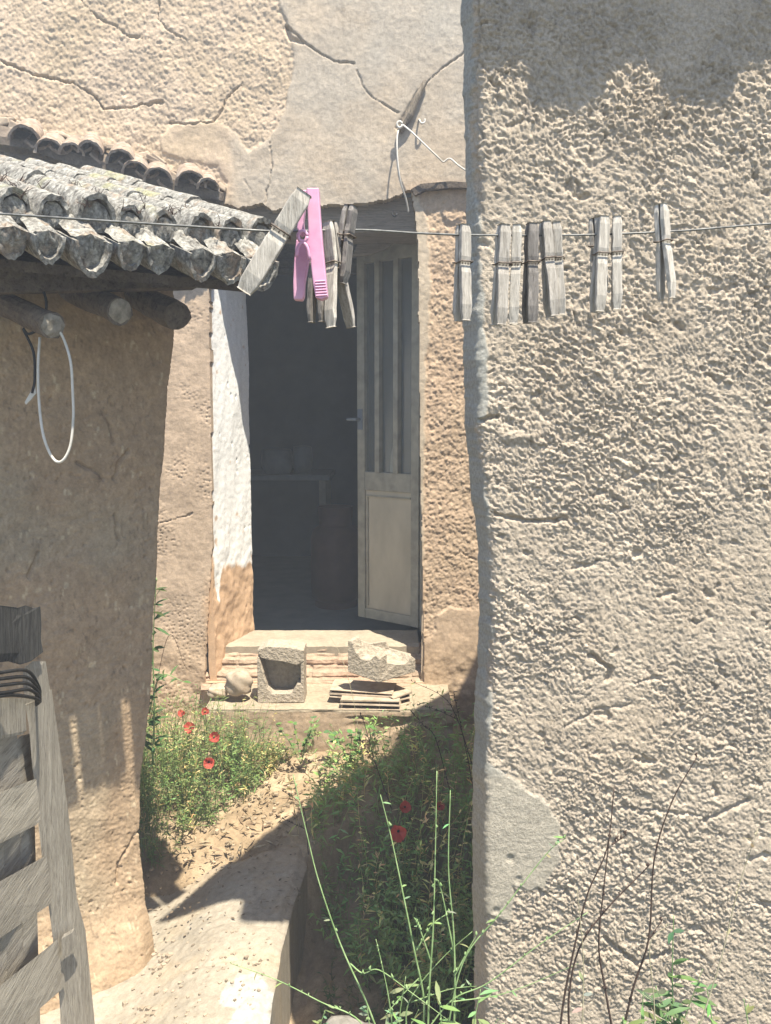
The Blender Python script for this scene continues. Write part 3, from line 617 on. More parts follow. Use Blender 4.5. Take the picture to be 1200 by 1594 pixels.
# plan path: along the front wall to the corner, a turned chamfer, then the hidden side wall
ch = np.array([-math.cos(math.radians(70)), math.sin(math.radians(70))])
Lf, Lc, Ls = 1.5, .050, 1.9
ds = .0021
s_front = np.concatenate([np.arange(Lf, .72, -.006), np.arange(.72, .02, -ds)]); s_c = np.linspace(.02, 0, 8)
pathx = []; pathy = []; nxx = []; nyy = []; sf = []
for s in s_front: pathx.append(s); pathy.append(0); nxx.append(0); nyy.append(-1); sf.append(s)
for i in range(1, 9):
    t = i / 8; a = math.radians(70) * t; r = .012; pathx.append(.02 - r * math.sin(a) - 0); pathy.append(r * (1 - math.cos(a))); nxx.append(-math.sin(a)); nyy.append(-math.cos(a)); sf.append(.02 - .02 * t)
bx, by = pathx[-1], pathy[-1]
for i in range(1, 19):
    t = i / 18; pathx.append(bx + ch[0] * Lc * t); pathy.append(by + ch[1] * Lc * t); nxx.append(-math.sin(math.radians(70))); nyy.append(-math.cos(math.radians(70))); sf.append(-.02 * t)
bx, by = pathx[-1], pathy[-1]; x_min = bx
for i in range(1, 60):
    t = i / 59; a = 70 + 60 * min(1, t * 6); pathx.append(bx + sdv.x * Ls * t); pathy.append(by + sdv.y * Ls * t); nxx.append(-math.sin(math.radians(a))); nyy.append(-math.cos(math.radians(a))); sf.append(-.02 - Ls * t)
pathx, pathy, nxx, nyy, sf = map(np.array, (pathx, pathy, nxx, nyy, sf)); pathx = pathx - x_min
zs = np.concatenate([np.arange(-.45, .12, .008), np.arange(.12, 2.14, .0023), np.arange(2.14, 2.45, .01)]); PX, Z = np.meshgrid(pathx, zs); PY = np.broadcast_to(pathy, PX.shape); NX = np.broadcast_to(nxx, PX.shape); NY = np.broadcast_to(nyy, PX.shape); SF = np.broadcast_to(sf, PX.shape)
_, pyc = topx(.15, YF + .06, zs); exx = np.interp(pyc, ey, ex); ax_, _ = ratio(exx, pyc); cornx = ax_ * (YF + .06) + .0035 * fbm(zs * 14, zs * 0, 3, 281) + .0022 * fbm(zs * 60, zs * 0, 3, 282)
X0 = cornx[:, None] + PX; Y0 = YF + PY
px, py = topx(X0, Y0, Z)
U = X0 * 1.0; wx = .5 * fbm(U * 22, Z * 22, 3, 201); wz = .5 * fbm(U * 22, Z * 22, 3, 202)
Ua, Za = U + .3 * Z, Z - .3 * U
# lumpy slung render: warped crumpled ridges of several sizes
dwx = .030 * fbm(U * 6, Z * 6, 3, 231) + .008 * fbm(U * 30, Z * 30, 3, 232); dwz = .030 * fbm(U * 6, Z * 6, 3, 233) + .008 * fbm(U * 30, Z * 30, 3, 234)
A1 = (U + dwx) * .80 - (Z + dwz) * .60; B1 = (U + dwx) * .60 + (Z + dwz) * .80        # flakes dragged obliquely by the trowel
n1_ = ridge(A1 * 46, B1 * 80, 2, 203); n2_ = ridge(A1 * 92 + 3, B1 * 150, 2, 204); n3_ = fbm(A1 * 150, B1 * 210, 2, 205, .8)
f1, f2, idv = worley(A1 * 100, B1 * 150, 206); pl = np.clip((f2 - f1) * 2.2, 0, 1) * (.3 + idv)
rgn = .55 + .9 * sm(-.35, .3, fbm(U * 3.2, Z * 3.2, 4, 235)) ; fin = sm(-.3, .3, fbm(U * 4.5 + 9, Z * 4.5, 3, 236))
big = fbm(U * 7, Z * 7, 3, 206); pk2 = np.clip(fbm(A1 * 28, B1 * 54, 4, 291, .75) * 1.6, -1, .25)
lump = 1.0 * pk2 + (.20 + .3 * fin) * n1_ + .55 * n2_ + .85 * n3_ + .65 * pl
amp = .0036 * rgn * interp(pyc, [0, 400, 1000, 1594], [1.0, 1.05, .95, .8])[:, None]
H = amp * (lump - .3) + .0035 * big
# deep open pockets and flakes
pk = worley(U * 9 + wx, Z * 12 + wz, 209)[0]; H -= .007 * (1 - sm(.03, .12, pk + .05 * fbm(U * 60, Z * 60, 2, 210)))
jx = 10 * fbm(U * 22, Z * 22, 4, 211); jy = 10 * fbm(U * 22, Z * 22, 4, 212); qx, qy = px + jx, py + jy
# smooth grey strip by the corner and the round smooth patch low down
SP = [(700, -300), (737, -300), (741, 60), (736, 150), (733, 215), (740, 300), (752, 345), (760, 470), (768, 520), (772, 640), (762, 650), (745, 660), (752, 700), (765, 740), (775, 820), (778, 900), (792, 985), (775, 1010), (772, 1060), (782, 1100), (778, 1180), (800, 1215), (850, 1245), (872, 1280), (872, 1330), (852, 1375), (825, 1385), (800, 1375), (795, 1430), (760, 1425), (742, 1450), (700, 1500)]
SP = [((740 + (x - 740) * .62) if (x > 741 and y < 1200) else x, y) for x, y in SP]
dsp = pdist(qx, qy, SP); smo = sm(-2, 3, dsp); pat = smo * sm(1185, 1215, py)
H = H * (1 - smo) + smo * (.0040 + .0040 * fbm(U * 26, Z * 26, 3, 273) * (1 - sm(1150, 1200, py)) + .0022 * fbm(U * 14, Z * 14, 3, 213) + .0012 * fbm(U * 60, Z * 60, 3, 214) - .003 * (1 - sm(.03, .10, worley(U * 9, Z * 9, 215)[0])))
def crack2(pts, wd, dp, j=5):
    global H
    sel = (px > min(p[0] for p in pts) - 60) & (px < max(p[0] for p in pts) + 60) & (py > min(p[1] for p in pts) - 60) & (py < max(p[1] for p in pts) + 60)
    d = dseg(px[sel] + j * fbm(U[sel] * 50, Z[sel] * 50, 3, 261), py[sel] + j * fbm(U[sel] * 50, Z[sel] * 50, 3, 262), pts); H[sel] -= dp * (1 - sm(wd * .3, wd, d))
crack2([(745, 0), (747, 60), (741, 110), (741, 190), (752, 215)], 2.4, .006, 3)
crack2([(960, 1258), (1030, 1262), (1092, 1270)], 3, .005); crack2([(1095, 1278), (1130, 1262), (1165, 1245)], 4, .008)
crack2([(880, 1130), (930, 1104), (980, 1098)], 2.5, .004); crack2([(940, 1460), (990, 1500), (1040, 1480)], 5, .009); crack2([(920, 1020), (952, 1042), (945, 1060)], 5, .012)
crack2([(770, 800), (830, 812), (880, 808)], 5, .009); crack2([(750, 655), (762, 650), (775, 648)], 4, .012, 2)
lobe = np.exp(-(((px - 805) / 24) ** 2 + ((py - 678) / 10) ** 2)); H += .005 * lobe
H = H * sm(-.05, .0, SF + .03)
nb_c = np.array([.455, .385, .30]); T = nb_c * (1 + .20 * fbm(U * 8, Z * 8, 4, 221) + .12 * fbm(U * 50, Z * 50, 3, 222))[..., None]
pw = sm(.0, .5, fbm(U * 3, Z * 3, 4, 223))[..., None] * .35; T = T * (1 - pw) + np.array([.46, .37, .27]) * pw
s3 = smo[..., None]; gcol = np.array([.345, .335, .295]) * (1 + .15 * fbm(U * 12, Z * 12, 4, 224))[..., None]; p3 = pat[..., None]; gcol = gcol * (1 - p3) + np.array([.40, .36, .29]) * (1 + .1 * fbm(U * 12, Z * 12, 4, 225))[..., None] * p3
T = T * (1 - s3) + gcol * s3
P = np.stack([X0 + NX * H, Y0 + NY * H, Z], -1)
sheet('wall', P, np.ones((len(zs) - 1, len(pathx) - 1), bool), (.0, .0, 0), T, M['rightwall'], nb)
mb = MB(); b0 = Vector((.30, YF + .10, 0)); top = 2.45
pl = [(.32, YF + .09), (1.75, YF + .09), (1.75, 3.2), (.32 + sdv.x * 1.8, YF + .09 + sdv.y * 1.8)]
mb.prism([(x, y, top - .03) for x, y in pl], (0, 0, -top - .3)); mb.build('wall_core', M['dark'], nb)
# its roof, just above the picture: shades the top of the wall and throws the big shadow on the yard
ZS_ = ratio(900, 130)[1] * YF; OV = .12; ze = ZS_ + OV / SQ + CH - .035
tipx, tipy = onz(252, 1424, 0)[:2]; E0 = Vector((tipx + SK * ze, YF - OV)); wallpt = at(745, 1050, YW)
slope = .3
Ye = (wallpt.y - SQ * (ze - slope * E0.y - wallpt.z)) / (1 + SQ * slope); zE = ze + slope * (Ye - E0.y); xE = wallpt.x + SK * (zE - wallpt.z)
dE = Vector((xE - E0.x, Ye - E0.y)) ; k = 1.25
pE = E0 + dE * k; zEk = ze + slope * (pE.y - E0.y)
rf = deck(nb, [(E0.x, E0.y + .07, ze + .12), (2.2, E0.y + .07, ze + .12), (2.2, pE.y, zEk + .08), (pE.x, pE.y, zEk + .08)], .035)
up = Vector((0, -slope, 1)); ax = Vector((0, 1, slope)); pit = .222
px0 = at(905, 130, YF).x + SK * (OV / SQ) - .026
E0s = E0.x + .09          # a lobe of the shadow falls here
i0 = math.ceil((E0s - px0) / pit)
def vmax(x, R_): return E0.y + (x - R_ - E0.x) * dE.y / dE.x     # the verge limits how far back a row may run
for i in range(i0, 10):
    x = px0 + i * pit
    for j in range(3):
        ys_ = E0.y - .005 + j * .38; L_ = min(.45, vmax(x, .13) - ys_) if i > i0 else min(.45, .10)
        if j == 0: L_ = max(L_, .10)
        if L_ < .09 or (i == i0 and j): continue
        add_tile(rf, M['clay'], (x, ys_, ze + .034 + slope * (ys_ - E0.y)), ax, up, L_, .066, .064, .010, True, sd=i + 90 + j * 17, vs_=.44, plumb=.34)
        x2 = x + pit / 2; ys2 = E0.y - .004 + j * .38; L2 = min(.45, vmax(x2, .07) - ys2)
        if L2 > .09: add_tile(rf, M['clay'], (x2, ys2, ze + .034 + slope * (ys2 - E0.y)), ax, up, L2, .066, .060, .010, sd=i + 120 + j * 17, vs_=.50, plumb=.34)
# verge tiles along the slanting side
for i in range(5):
    a = E0 + dE * (.1 + i * .22); zz = ze + slope * (a.y - E0.y) + .08; v = Vector((dE.x, dE.y, slope * dE.y)); add_tile(rf, M['clay'], (a.x + .10, a.y - .0, zz), v, (0, -slope, 1), .40, .06, .055, .012, sd=i + 200)

# ================================================================== SHED (left)
shed = empty('shed', (-.6, 2.08, 0), 'low mud walled shed with a lichen covered tile roof, on the left', 'shed')
YC = 2.08; wd = Vector((-.82, -.57)); wn = Vector((.57, -.82))
ey2 = [300, 450, 520, 600, 700, 800, 900, 1000, 1100, 1170, 1300, 1400, 1450, 1490, 1600]; ex2 = [266, 268, 268, 262, 255, 247, 243, 238, 231, 223, 216, 226, 233, 238, 246]
zs = np.arange(-.28, 1.92, .0032); s = np.concatenate([np.linspace(-.35, -.02, 14), np.linspace(-.015, .62, 215), np.linspace(.63, 1.6, 60)]); S, Z = np.meshgrid(s, zs)
_, pyc = topx(-.6, YC, zs); ax_, _ = ratio(np.interp(pyc, ey2, ex2), pyc); cx = ax_ * YC
bxx = np.where(S >= 0, cx[:, None] + wd.x * S, cx[:, None] + .62 * S); byy = np.where(S >= 0, YC + wd.y * S, YC - S * .9)
nrmx = np.where(S >= .012, wn.x, .85); nrmy = np.where(S >= .012, wn.y, -.1)
px, py = topx(bxx, byy, Z)
H = .012 * fbm(S * 4, Z * 4, 3, 301) + .0028 * fbm(S * 24, Z * 24, 4, 302) + .0012 * fbm(S * 80, Z * 80, 3, 303)
pit_ = worley(S * 42 + fbm(S * 9, Z * 9, 2, 7), Z * 30, 304)[0]; H -= .0045 * (1 - sm(.02, .14, worley(S * 75, Z * 60, 321)[0])) * sm(-.05, .3, fbm(S * 9, Z * 9, 3, 322)); H += .0022 * fbm(S * 150, Z * 120, 2, 323)
H -= .005 * (1 - sm(.03, .22, pit_ + .1 * fbm(S * 90, Z * 90, 2, 6))) * sm(.0, .35, fbm(S * 13, Z * 13, 3, 305))
H += .05 * sm(.12, -.12, Z) * sm(-.02, .05, S)      # flared foot
for pts in ([(160, 640), (170, 665), (178, 690)], [(200, 700), (185, 720), (178, 745)], [(120, 720), (150, 735), (160, 745)], [(218, 1290), (205, 1310), (185, 1345), (182, 1375)], [(45, 900), (60, 860)], [(180, 800), (185, 840)]):
    d = dseg(px + 4 * fbm(S * 30, Z * 30, 3, 61), py + 4 * fbm(S * 30, Z * 30, 3, 62), pts); H -= .008 * (1 - sm(1, 3.2, d))
T = np.array([.35, .255, .165]) * (1 + .16 * fbm(S * 5, Z * 5, 4, 311) + .1 * fbm(S * 40, Z * 40, 3, 312))[..., None]
gr = (sm(.02, .4, fbm(S * 3 + 2, Z * 2, 3, 313)) * .5)[..., None]; T = T * (1 - gr) + np.array([.33, .28, .2]) * gr
sk = (sm(.30, .42, fbm(S * 90, Z * 45, 2, 331)) * sm(-.1, .3, fbm(S * 8, Z * 8, 3, 332)) * .5)[..., None]; T = T * (1 - sk) + np.array([.15, .11, .075]) * sk  # dark specks painted in as the shade of small holes
st = (sm(.80, .86, _h(np.floor(S * 190), np.floor(Z * 60), 9)) * sm(.1, .4, fbm(S * 20, Z * 20, 3, 314)))[..., None]; T = T * (1 - .5 * st) + np.array([.6, .5, .34]) * .5 * st
dk = (sm(.2, .08, pit_) * .25 * sm(.0, .35, fbm(S * 13, Z * 13, 3, 305)))[..., None]; T = T * (1 - dk) + np.array([.2, .14, .09]) * dk  # pits coloured darker, their shade put into the tint
sheet('wall', np.stack([bxx + nrmx * H, byy + nrmy * H, Z], -1), np.ones((len(zs) - 1, len(s) - 1), bool), (-.02, .03, 0), T, M['shedwall'], shed)
# back part of the shed body
mb = MB(); q = [(-.80, 2.12), (-.92, 2.40), (-2.2, 1.55), (-1.9, 1.28)]; mb.prism([(x, y, 1.80) for x, y in q], (0, 0, -2.1)); mb.build('wall_core', M['dark'], shed)
# roof frame: eave line and tile axis
ER = at(410, 405, 1.74); ez = ER.z; ed = Vector((.82, .57, 0)).normalized(); ax = Vector((-.72, .69, .37)); up = ed.cross(ax); up = up if up.z > 0 else -up; up.normalize(); axn = ax.normalized()
cen = [410, 360, 314, 253, 207, 142, 77, 23, -40, -105]
def eavept(px_):
    # intersection of the eave line with the vertical plane through px_ (at eave height)
    a = ratio(px_, 430)[0]; s_ = (ER.x - a * ER.y) / (ed.x - a * ed.y); return Vector((ER.x, ER.y, ez)) - ed * s_
EP = [eavept(c) for c in cen]
far_r = EP[0] + ed * .03; far_l = EP[-1] - ed * .04
rf = deck(shed, [far_r + axn * .10 - up * .070, far_l + axn * .10 - up * .070, far_l + axn * .82 - up * .070, far_r + axn * .82 - up * .070], .02, 'roof')
for i, p in enumerate(EP):
    gap = ((EP[i - 1] - p).length if i else (EP[1] - p).length); gap2 = (EP[i + 1] - p).length if i < len(EP) - 1 else gap; R = .5 * min(gap, gap2) * .98
    for c_ in range(3):
        off = c_ * .27; rj = random.uniform(-.006, .006)
        add_tile(rf, M['tile'], p + axn * (off - .015 * random.random() + rj) + up * (.004 * c_), axn, up, .30, R, R * .82, .006, True, sd=i * 9 + c_, n=16, seg=16, rgh=.022, vs_=1.75)
        pm = p + ed * gap * .5 if i else p + ed * R * 1.0
        add_tile(rf, M['tile'], pm + axn * (off + .065 + rj) + up * (.002 + .006 * (2 - c_)), axn, up, .30, R * 1.10, R * .88, .006, False, sd=i * 9 + c_ + 5, n=16, seg=16, rgh=.022, vs_=1.6)
    # mortar and lichen plugs in the mouths
    for (cc, rr, inv) in ((p + axn * .006, R * .93, True), (pm + axn * .074 + up * .004, R * .98, False)):
        vs = []; fs = []; n = 12; rings = 6; r = random.Random(i * 7 + inv)
        for k in range(rings + 1):
            for a_ in range(n + 1):
                aa = math.pi * a_ / n; q = rr * k / rings; sg = -1 if inv else 1; zz = math.sin(aa) * q * sg * (1.75 if inv else 1.6)
                if inv: zz = zz + (.35 * rr if sg < 0 else 0) * (1 - k / rings)
                vs.append(cc + ed * math.cos(aa) * q + up * zz - axn * (.010 * (1 - (k / rings) ** 2) + r.uniform(-.0035, .0035)))
        for k in range(rings):
            for a_ in range(n): b_ = k * (n + 1) + a_; fs.append((b_, b_ + 1, b_ + n + 2, b_ + n + 1))
        # fill upwards from the channel to the cover tile so the mouth reads as a packed tongue
        nb_ = len(vs)
        if inv:
            for k in range(5):
                t = k / 4
                for a_ in range(9):
                    xx = -1 + 2 * a_ / 8; vs.append(cc + ed * xx * rr * (1.02 - .2 * t) + up * ((.05 + t * .9) * rr * (1 - .5 * xx * xx) + r.uniform(-.0035, .0035)) + axn * (t * .075 + r.uniform(-.004, .004) - .004))
            for k in range(4):
                for a_ in range(8): b_ = nb_ + k * 9 + a_; fs.append((b_, b_ + 1, b_ + 10, b_ + 9))
        mb = MB(); mb.add(vs, fs); mb.build('mortar_plug', M['tile'], rf, smooth=True)
r = random.Random(77); mb = MB()
for k_ in range(46):
    p = EP[r.randrange(1, len(EP) - 1)] + ed * r.uniform(-.04, .04) + axn * r.uniform(.02, .30); p = p + up * .05
    for j in range(r.randrange(2, 6)):
        d_ = (up + ed * r.gauss(0, .7) + axn * r.gauss(-.2, .7)).normalized(); L_ = r.uniform(.006, .028); mb.tube([p, p + d_ * L_ * .5 + ed * r.gauss(0, .003), p + d_ * L_ + ed * r.gauss(0, .006)], [.0012, .0009, .0004], 4, False)
o = mb.build('dry_moss', M['drystem'], rf); tag(o, kind='stuff')
# fascia board and rafters
mb = MB(); fa = at(-30, 452, 1.55); fb = at(322, 445, 1.83); d = (fb - fa); L = d.length; d.normalize(); c = (fa + fb) / 2 + Vector((0, .02, .028))
Rr = Matrix((d, Vector((-d.y, d.x, 0)).normalized(), Vector((0, 0, 1)))).transposed(); mb.box(c + Vector((-.04, .04, 0)), (L, .03, .055), Rr, .003); mb.build('fascia', M['log'], shed, bevel=.003)
for (x0_, y0_, Y0_, x1_, y1_, Y1_, r) in ((-70, 440, 2.0, 82, 507, 1.62, .026), (60, 430, 2.1, 186, 484, 1.72, .028), (160, 435, 2.2, 276, 492, 1.86, .034)):
    a_ = at(x0_, y0_, Y0_); b_ = at(x1_, y1_, Y1_); n = 9; pts = [a_.lerp(b_, k / n) + Vector((random.uniform(-1, 1), random.uniform(-1, 1), random.uniform(-1, 1))) * .0015 for k in range(n + 1)]
    mb = MB(); mb.tube(pts, [r * (1 + random.uniform(-.05, .05)) for _ in pts], 14, True, .07); rl = mb.build('rafter', M['log'], shed, smooth=False)
    mb = MB(); dd = (b_ - a_).normalized(); mb.tube([b_ + dd * .001, b_ + dd * .003, b_ + dd * .006], [r * .9, r * .8, r * .5], 14, True, .10); mb.build('end_grain', M['logend'] if r < .032 else M['log'], rl)

# hanging cables on the shed
lp = [(88, 508, 1.63), (100, 530, 1.63), (110, 565, 1.62), (113, 610, 1.62), (114, 650, 1.62), (109, 695, 1.62), (96, 718, 1.62), (82, 713, 1.63), (68, 680, 1.63), (61, 630, 1.64), (59, 575, 1.64), (62, 525, 1.65)]
mb = MB(); mb.tube(curve_pts([at(*p) for p in lp], 66), .0028, 8); o = mb.build('hanging_loop', M['cable'], None, smooth=True); recentre(o, at(88, 508, 1.63)); tag(o, 'long loop of white cable hanging from the shed rafter', 'cable')
cd = empty('frayed_rope', at(45, 500, 1.68), 'dark frayed cord with a pale tag hanging beside the white loop', 'cord')
mb = MB(); mb.tube(curve_pts([at(*p) for p in ((62, 440, 1.7), (72, 470, 1.66), (66, 505, 1.68), (45, 520, 1.68), (36, 512, 1.68), (52, 548, 1.68), (54, 590, 1.67), (50, 612, 1.67))], 40), .0028, 7); mb.build('cord', M['rubber'], cd, smooth=True)
mb = MB(); mb.prism([at(x, y, 1.67) for x, y in ((54, 600), (56, 612), (48, 622), (40, 630), (38, 626), (46, 612))], (0, .004, 0)); mb.build('tag', M['cable'], cd, bevel=.001)

# ================================================================== BRICKS AND BLOCKS on the doorstep
def rz(a): return Matrix.Rotation(math.radians(a), 3, 'Z')
cb = empty('concrete_block', at(437, 1092, 3.22), 'upright broken concrete block with a hollow front, on the doorstep left of centre', 'block')
def pp(pts, Y): return [at(x, y, Y) for x, y in pts]
Yb = 3.17
# side walls, back and irregular lips (the block lies open towards the camera)
mb = MB(); mb.prism(pp([(400, 1012), (414, 1006), (450, 1008), (473, 1012), (473, 1030), (462, 1036), (440, 1030), (420, 1028), (405, 1024)], Yb), (0, .11, 0))
mb.prism(pp([(400, 1026), (403, 1025), (410, 1050), (416, 1072), (424, 1080), (445, 1080), (455, 1078), (462, 1066), (468, 1064), (473, 1072), (474, 1094), (438, 1094), (401, 1096)], Yb), (0, .11, 0))
mb.prism(pp([(468, 1028), (473, 1028), (473, 1074), (468, 1066)], Yb + .002), (0, .108, 0)); mb.prism(pp([(400.5, 1022), (404, 1024), (411, 1050), (401, 1052)], Yb + .002), (0, .108, 0))
mb.build('shell', M['block'], cb, bevel=.003)
mb = MB(); mb.prism(pp([(402, 1014), (472, 1014), (472, 1092), (402, 1092)], Yb + .085), (0, .03, 0)); mb.build('back_web', M['block'], cb)
# leaning rounded stone left of it
def rock(name, c, size, mat, label, cat, seed=0, parent=None, group=None, Rm=None):
    bm_v = []; fs = []; n, m_ = 22, 14; r = random.Random(seed); ph = [r.uniform(0, 6) for _ in range(6)]
    for i in range(m_ + 1):
        th = math.pi * i / m_
        for k in range(n):
            a_ = 2 * math.pi * k / n; x, y, z = math.sin(th) * math.cos(a_), math.sin(th) * math.sin(a_), math.cos(th)
            sq = max(abs(x), abs(y), abs(z)) ** .45; d_ = 1 / sq * (.82 + .10 * math.sin(3 * x + ph[0]) * math.cos(4 * y + ph[1]) + .07 * math.sin(7 * z + ph[2] + 5 * x) + r.uniform(-.02, .02))
            v = Vector((x * size[0] * d_, y * size[1] * d_, z * size[2] * d_)); v = Rm @ v if Rm else v; bm_v.append(v + Vector(c))
    for i in range(m_):
        for k in range(n): fs.append((i * n + k, i * n + (k + 1) % n, (i + 1) * n + (k + 1) % n, (i + 1) * n + k))
    mb = MB(); mb.add(bm_v, fs); o = mb.build(name, mat, parent, smooth=True); recentre(o, c)
    if label: tag(o, label, cat, group)
    return o
rock('rubble_stone', at(372, 1062, 3.2), (.06, .05, .062), M['redbrick'], 'pale tan rubble stone leaning against the left side of the upright block', 'stone', 3)
rock('rubble_stone', at(340, 1075, 3.22), (.05, .05, .03), M['redbrick'], 'low flat rubble stone at the left end of the doorstep', 'stone', 8)
# tilted block with a scalloped broken rim
bb = empty('broken_block', at(592, 1062, 3.2), 'broken grey block with a jagged rim, tilted on top of the hollow bricks', 'block')
Y1_ = 3.12
mb = MB()
mb.prism([at(x, y, Y) for x, y, Y in ((541, 997, Y1_ + .02), (548, 998, Y1_ + .02), (553, 1014, Y1_ + .015), (562, 1026, Y1_ + .012), (575, 1028, Y1_ + .008), (584, 1020, Y1_ + .004), (591, 1026, Y1_), (590, 1063, Y1_), (541, 1046, Y1_ + .02))], (.03, .028, .012))
mb.prism([at(x, y, Y) for x, y, Y in ((590, 1063, Y1_), (591, 1026, Y1_), (597, 1021, Y1_ + .01), (603, 1032, Y1_ + .02), (618, 1034, Y1_ + .03), (632, 1033, Y1_ + .045), (640, 1022, Y1_ + .055), (647, 1026, Y1_ + .06), (647, 1046, Y1_ + .06))], (-.022, .03, .008))
mb.build('shell', M['block'], bb, bevel=.003)
mb = MB(); mb.prism([at(x, y, Y) for x, y, Y in ((556, 1004, Y1_ + .14), (560, 997, Y1_ + .14), (575, 1002, Y1_ + .14), (600, 998, Y1_ + .15), (606, 1010, Y1_ + .15), (640, 1019, Y1_ + .12), (640, 1034, Y1_ + .10), (600, 1040, Y1_ + .08), (562, 1034, Y1_ + .09))], (0, .03, -.005)); mb.build('inner_face', M['block'], bb, bevel=.003)
mb = MB(); mb.prism([at(543, 1044, Y1_ + .021), at(590, 1061, Y1_ + .001), at(646, 1044, Y1_ + .06), at(640, 1030, Y1_ + .14), at(560, 1028, Y1_ + .14)], (0, 0, .012)); mb.build('base', M['block'], bb)
# hollow clay bricks (two broken pieces stacked)
def hollow_brick(c, size, rot, label, nx=3, seed=0, tilt=0):
    e = empty('hollow_brick', c, label, 'brick', 'broken hollow bricks on the doorstep'); L, D, Hh = size; Rm = rz(rot) @ Matrix.Rotation(tilt, 3, 'Y'); t = .007; cc = Vector(c)
    mb = MB()
    for z in (t / 2, Hh / 2, Hh - t / 2): mb.box(cc + Rm @ Vector((0, 0, z)), (L, D, t), Rm, .003)
    mb.build('flange', M['redbrick'], e, bevel=.002)
    mb = MB()
    for i in range(nx + 1): mb.box(cc + Rm @ Vector(((-.5 + i / nx) * (L - t) * .985, random.uniform(-.006, .004), Hh / 2)), (t, D - .012 - random.random() * .02, Hh - .004), Rm, .0025)
    mb.build('web', M['redbrick'], e, bevel=.0015); return e
hollow_brick(at(578, 1096, 3.17), (.24, .14, .042), -3, 'lower broken hollow clay brick under the tilted block', 3, 1)
hollow_brick(at(565, 1083, 3.21) + Vector((0, 0, .006)), (.26, .13, .036), -8, 'upper cracked hollow clay brick directly under the tilted block', 3, 2, .02)
hollow_brick(at(612, 1092, 3.19), (.10, .12, .048), 38, 'short end piece of hollow brick at the right of the brick stack', 2, 3)

# ================================================================== WOODEN GATE
gate = empty('wooden_gate', at(110, 1594, 1.42), 'weathered grey wooden gate of wide slats at the lower left', 'gate')
gy = lambda x: 1.16 + .24 * x / 100
def gp(poly, dy, th, name, mat, bev=.003):
    mb = MB(); mb.prism([at(x, y, gy(x) + dy) for x, y in poly], (-th * .05, th, 0)); o = mb.build(name, M[mat], gate, bevel=bev); return o
gp([(-60, 1262), (50, 1219), (57, 1285), (-60, 1345)], -.02, .02, 'slat', 'gatewood'); gp([(-60, 1412), (66, 1340), (76, 1410), (-60, 1502)], -.02, .02, 'slat', 'gatewood'); gp([(-60, 1590), (84, 1471), (97, 1542), (-60, 1680)], -.02, .02, 'slat', 'gatewood')
gp([(38, 1096), (66, 1086), (80, 1180), (96, 1300), (108, 1420), (122, 1470), (135, 1594), (146, 1700), (98, 1700), (92, 1560), (80, 1450), (64, 1330), (50, 1200), (44, 1130)], .0, .045, 'post', 'gatepost')
gp([(-60, 950), (8, 957), (20, 953), (34, 958), (45, 955), (47, 985), (46, 1008), (50, 1030), (30, 1036), (12, 1031), (-60, 1038)], -.02, .05, 'post_cap', 'charred')
gp([(-60, 1092), (33, 1092), (35, 1144), (-60, 1165)], -.03, .018, 'slat', 'gatepost')
gp([(36, 1040), (58, 1040), (66, 1092), (40, 1100), (34, 1060)], .0, .04, 'post', 'gatepost')
for (x0_, x1_) in ((-40, -4), (0, 22), (26, 46)): gp([(x0_, 1150), (x1_, 1145), (x1_ + 14, 1640), (x0_ + 14, 1660)], .045, .014, 'back_board', 'gatewood')
gp([(95, 1462), (112, 1452), (120, 1470), (108, 1485), (96, 1490)], -.035, .015, 'wedge', 'gatepost')
mb = MB()
for k in range(5):
    yk = 1048 + k * 9; mb.tube(curve_pts([at(-40, yk + 8, 1.04), at(10, yk + random.uniform(-4, 4), 1.10), at(45, yk + random.uniform(-4, 4), 1.19), at(62, 1075 + k * 4, 1.25), at(55, 1082 + k * 4, 1.30)], 24), .0027, 7)
mb.build('binding', M['rubber'], gate, smooth=True)

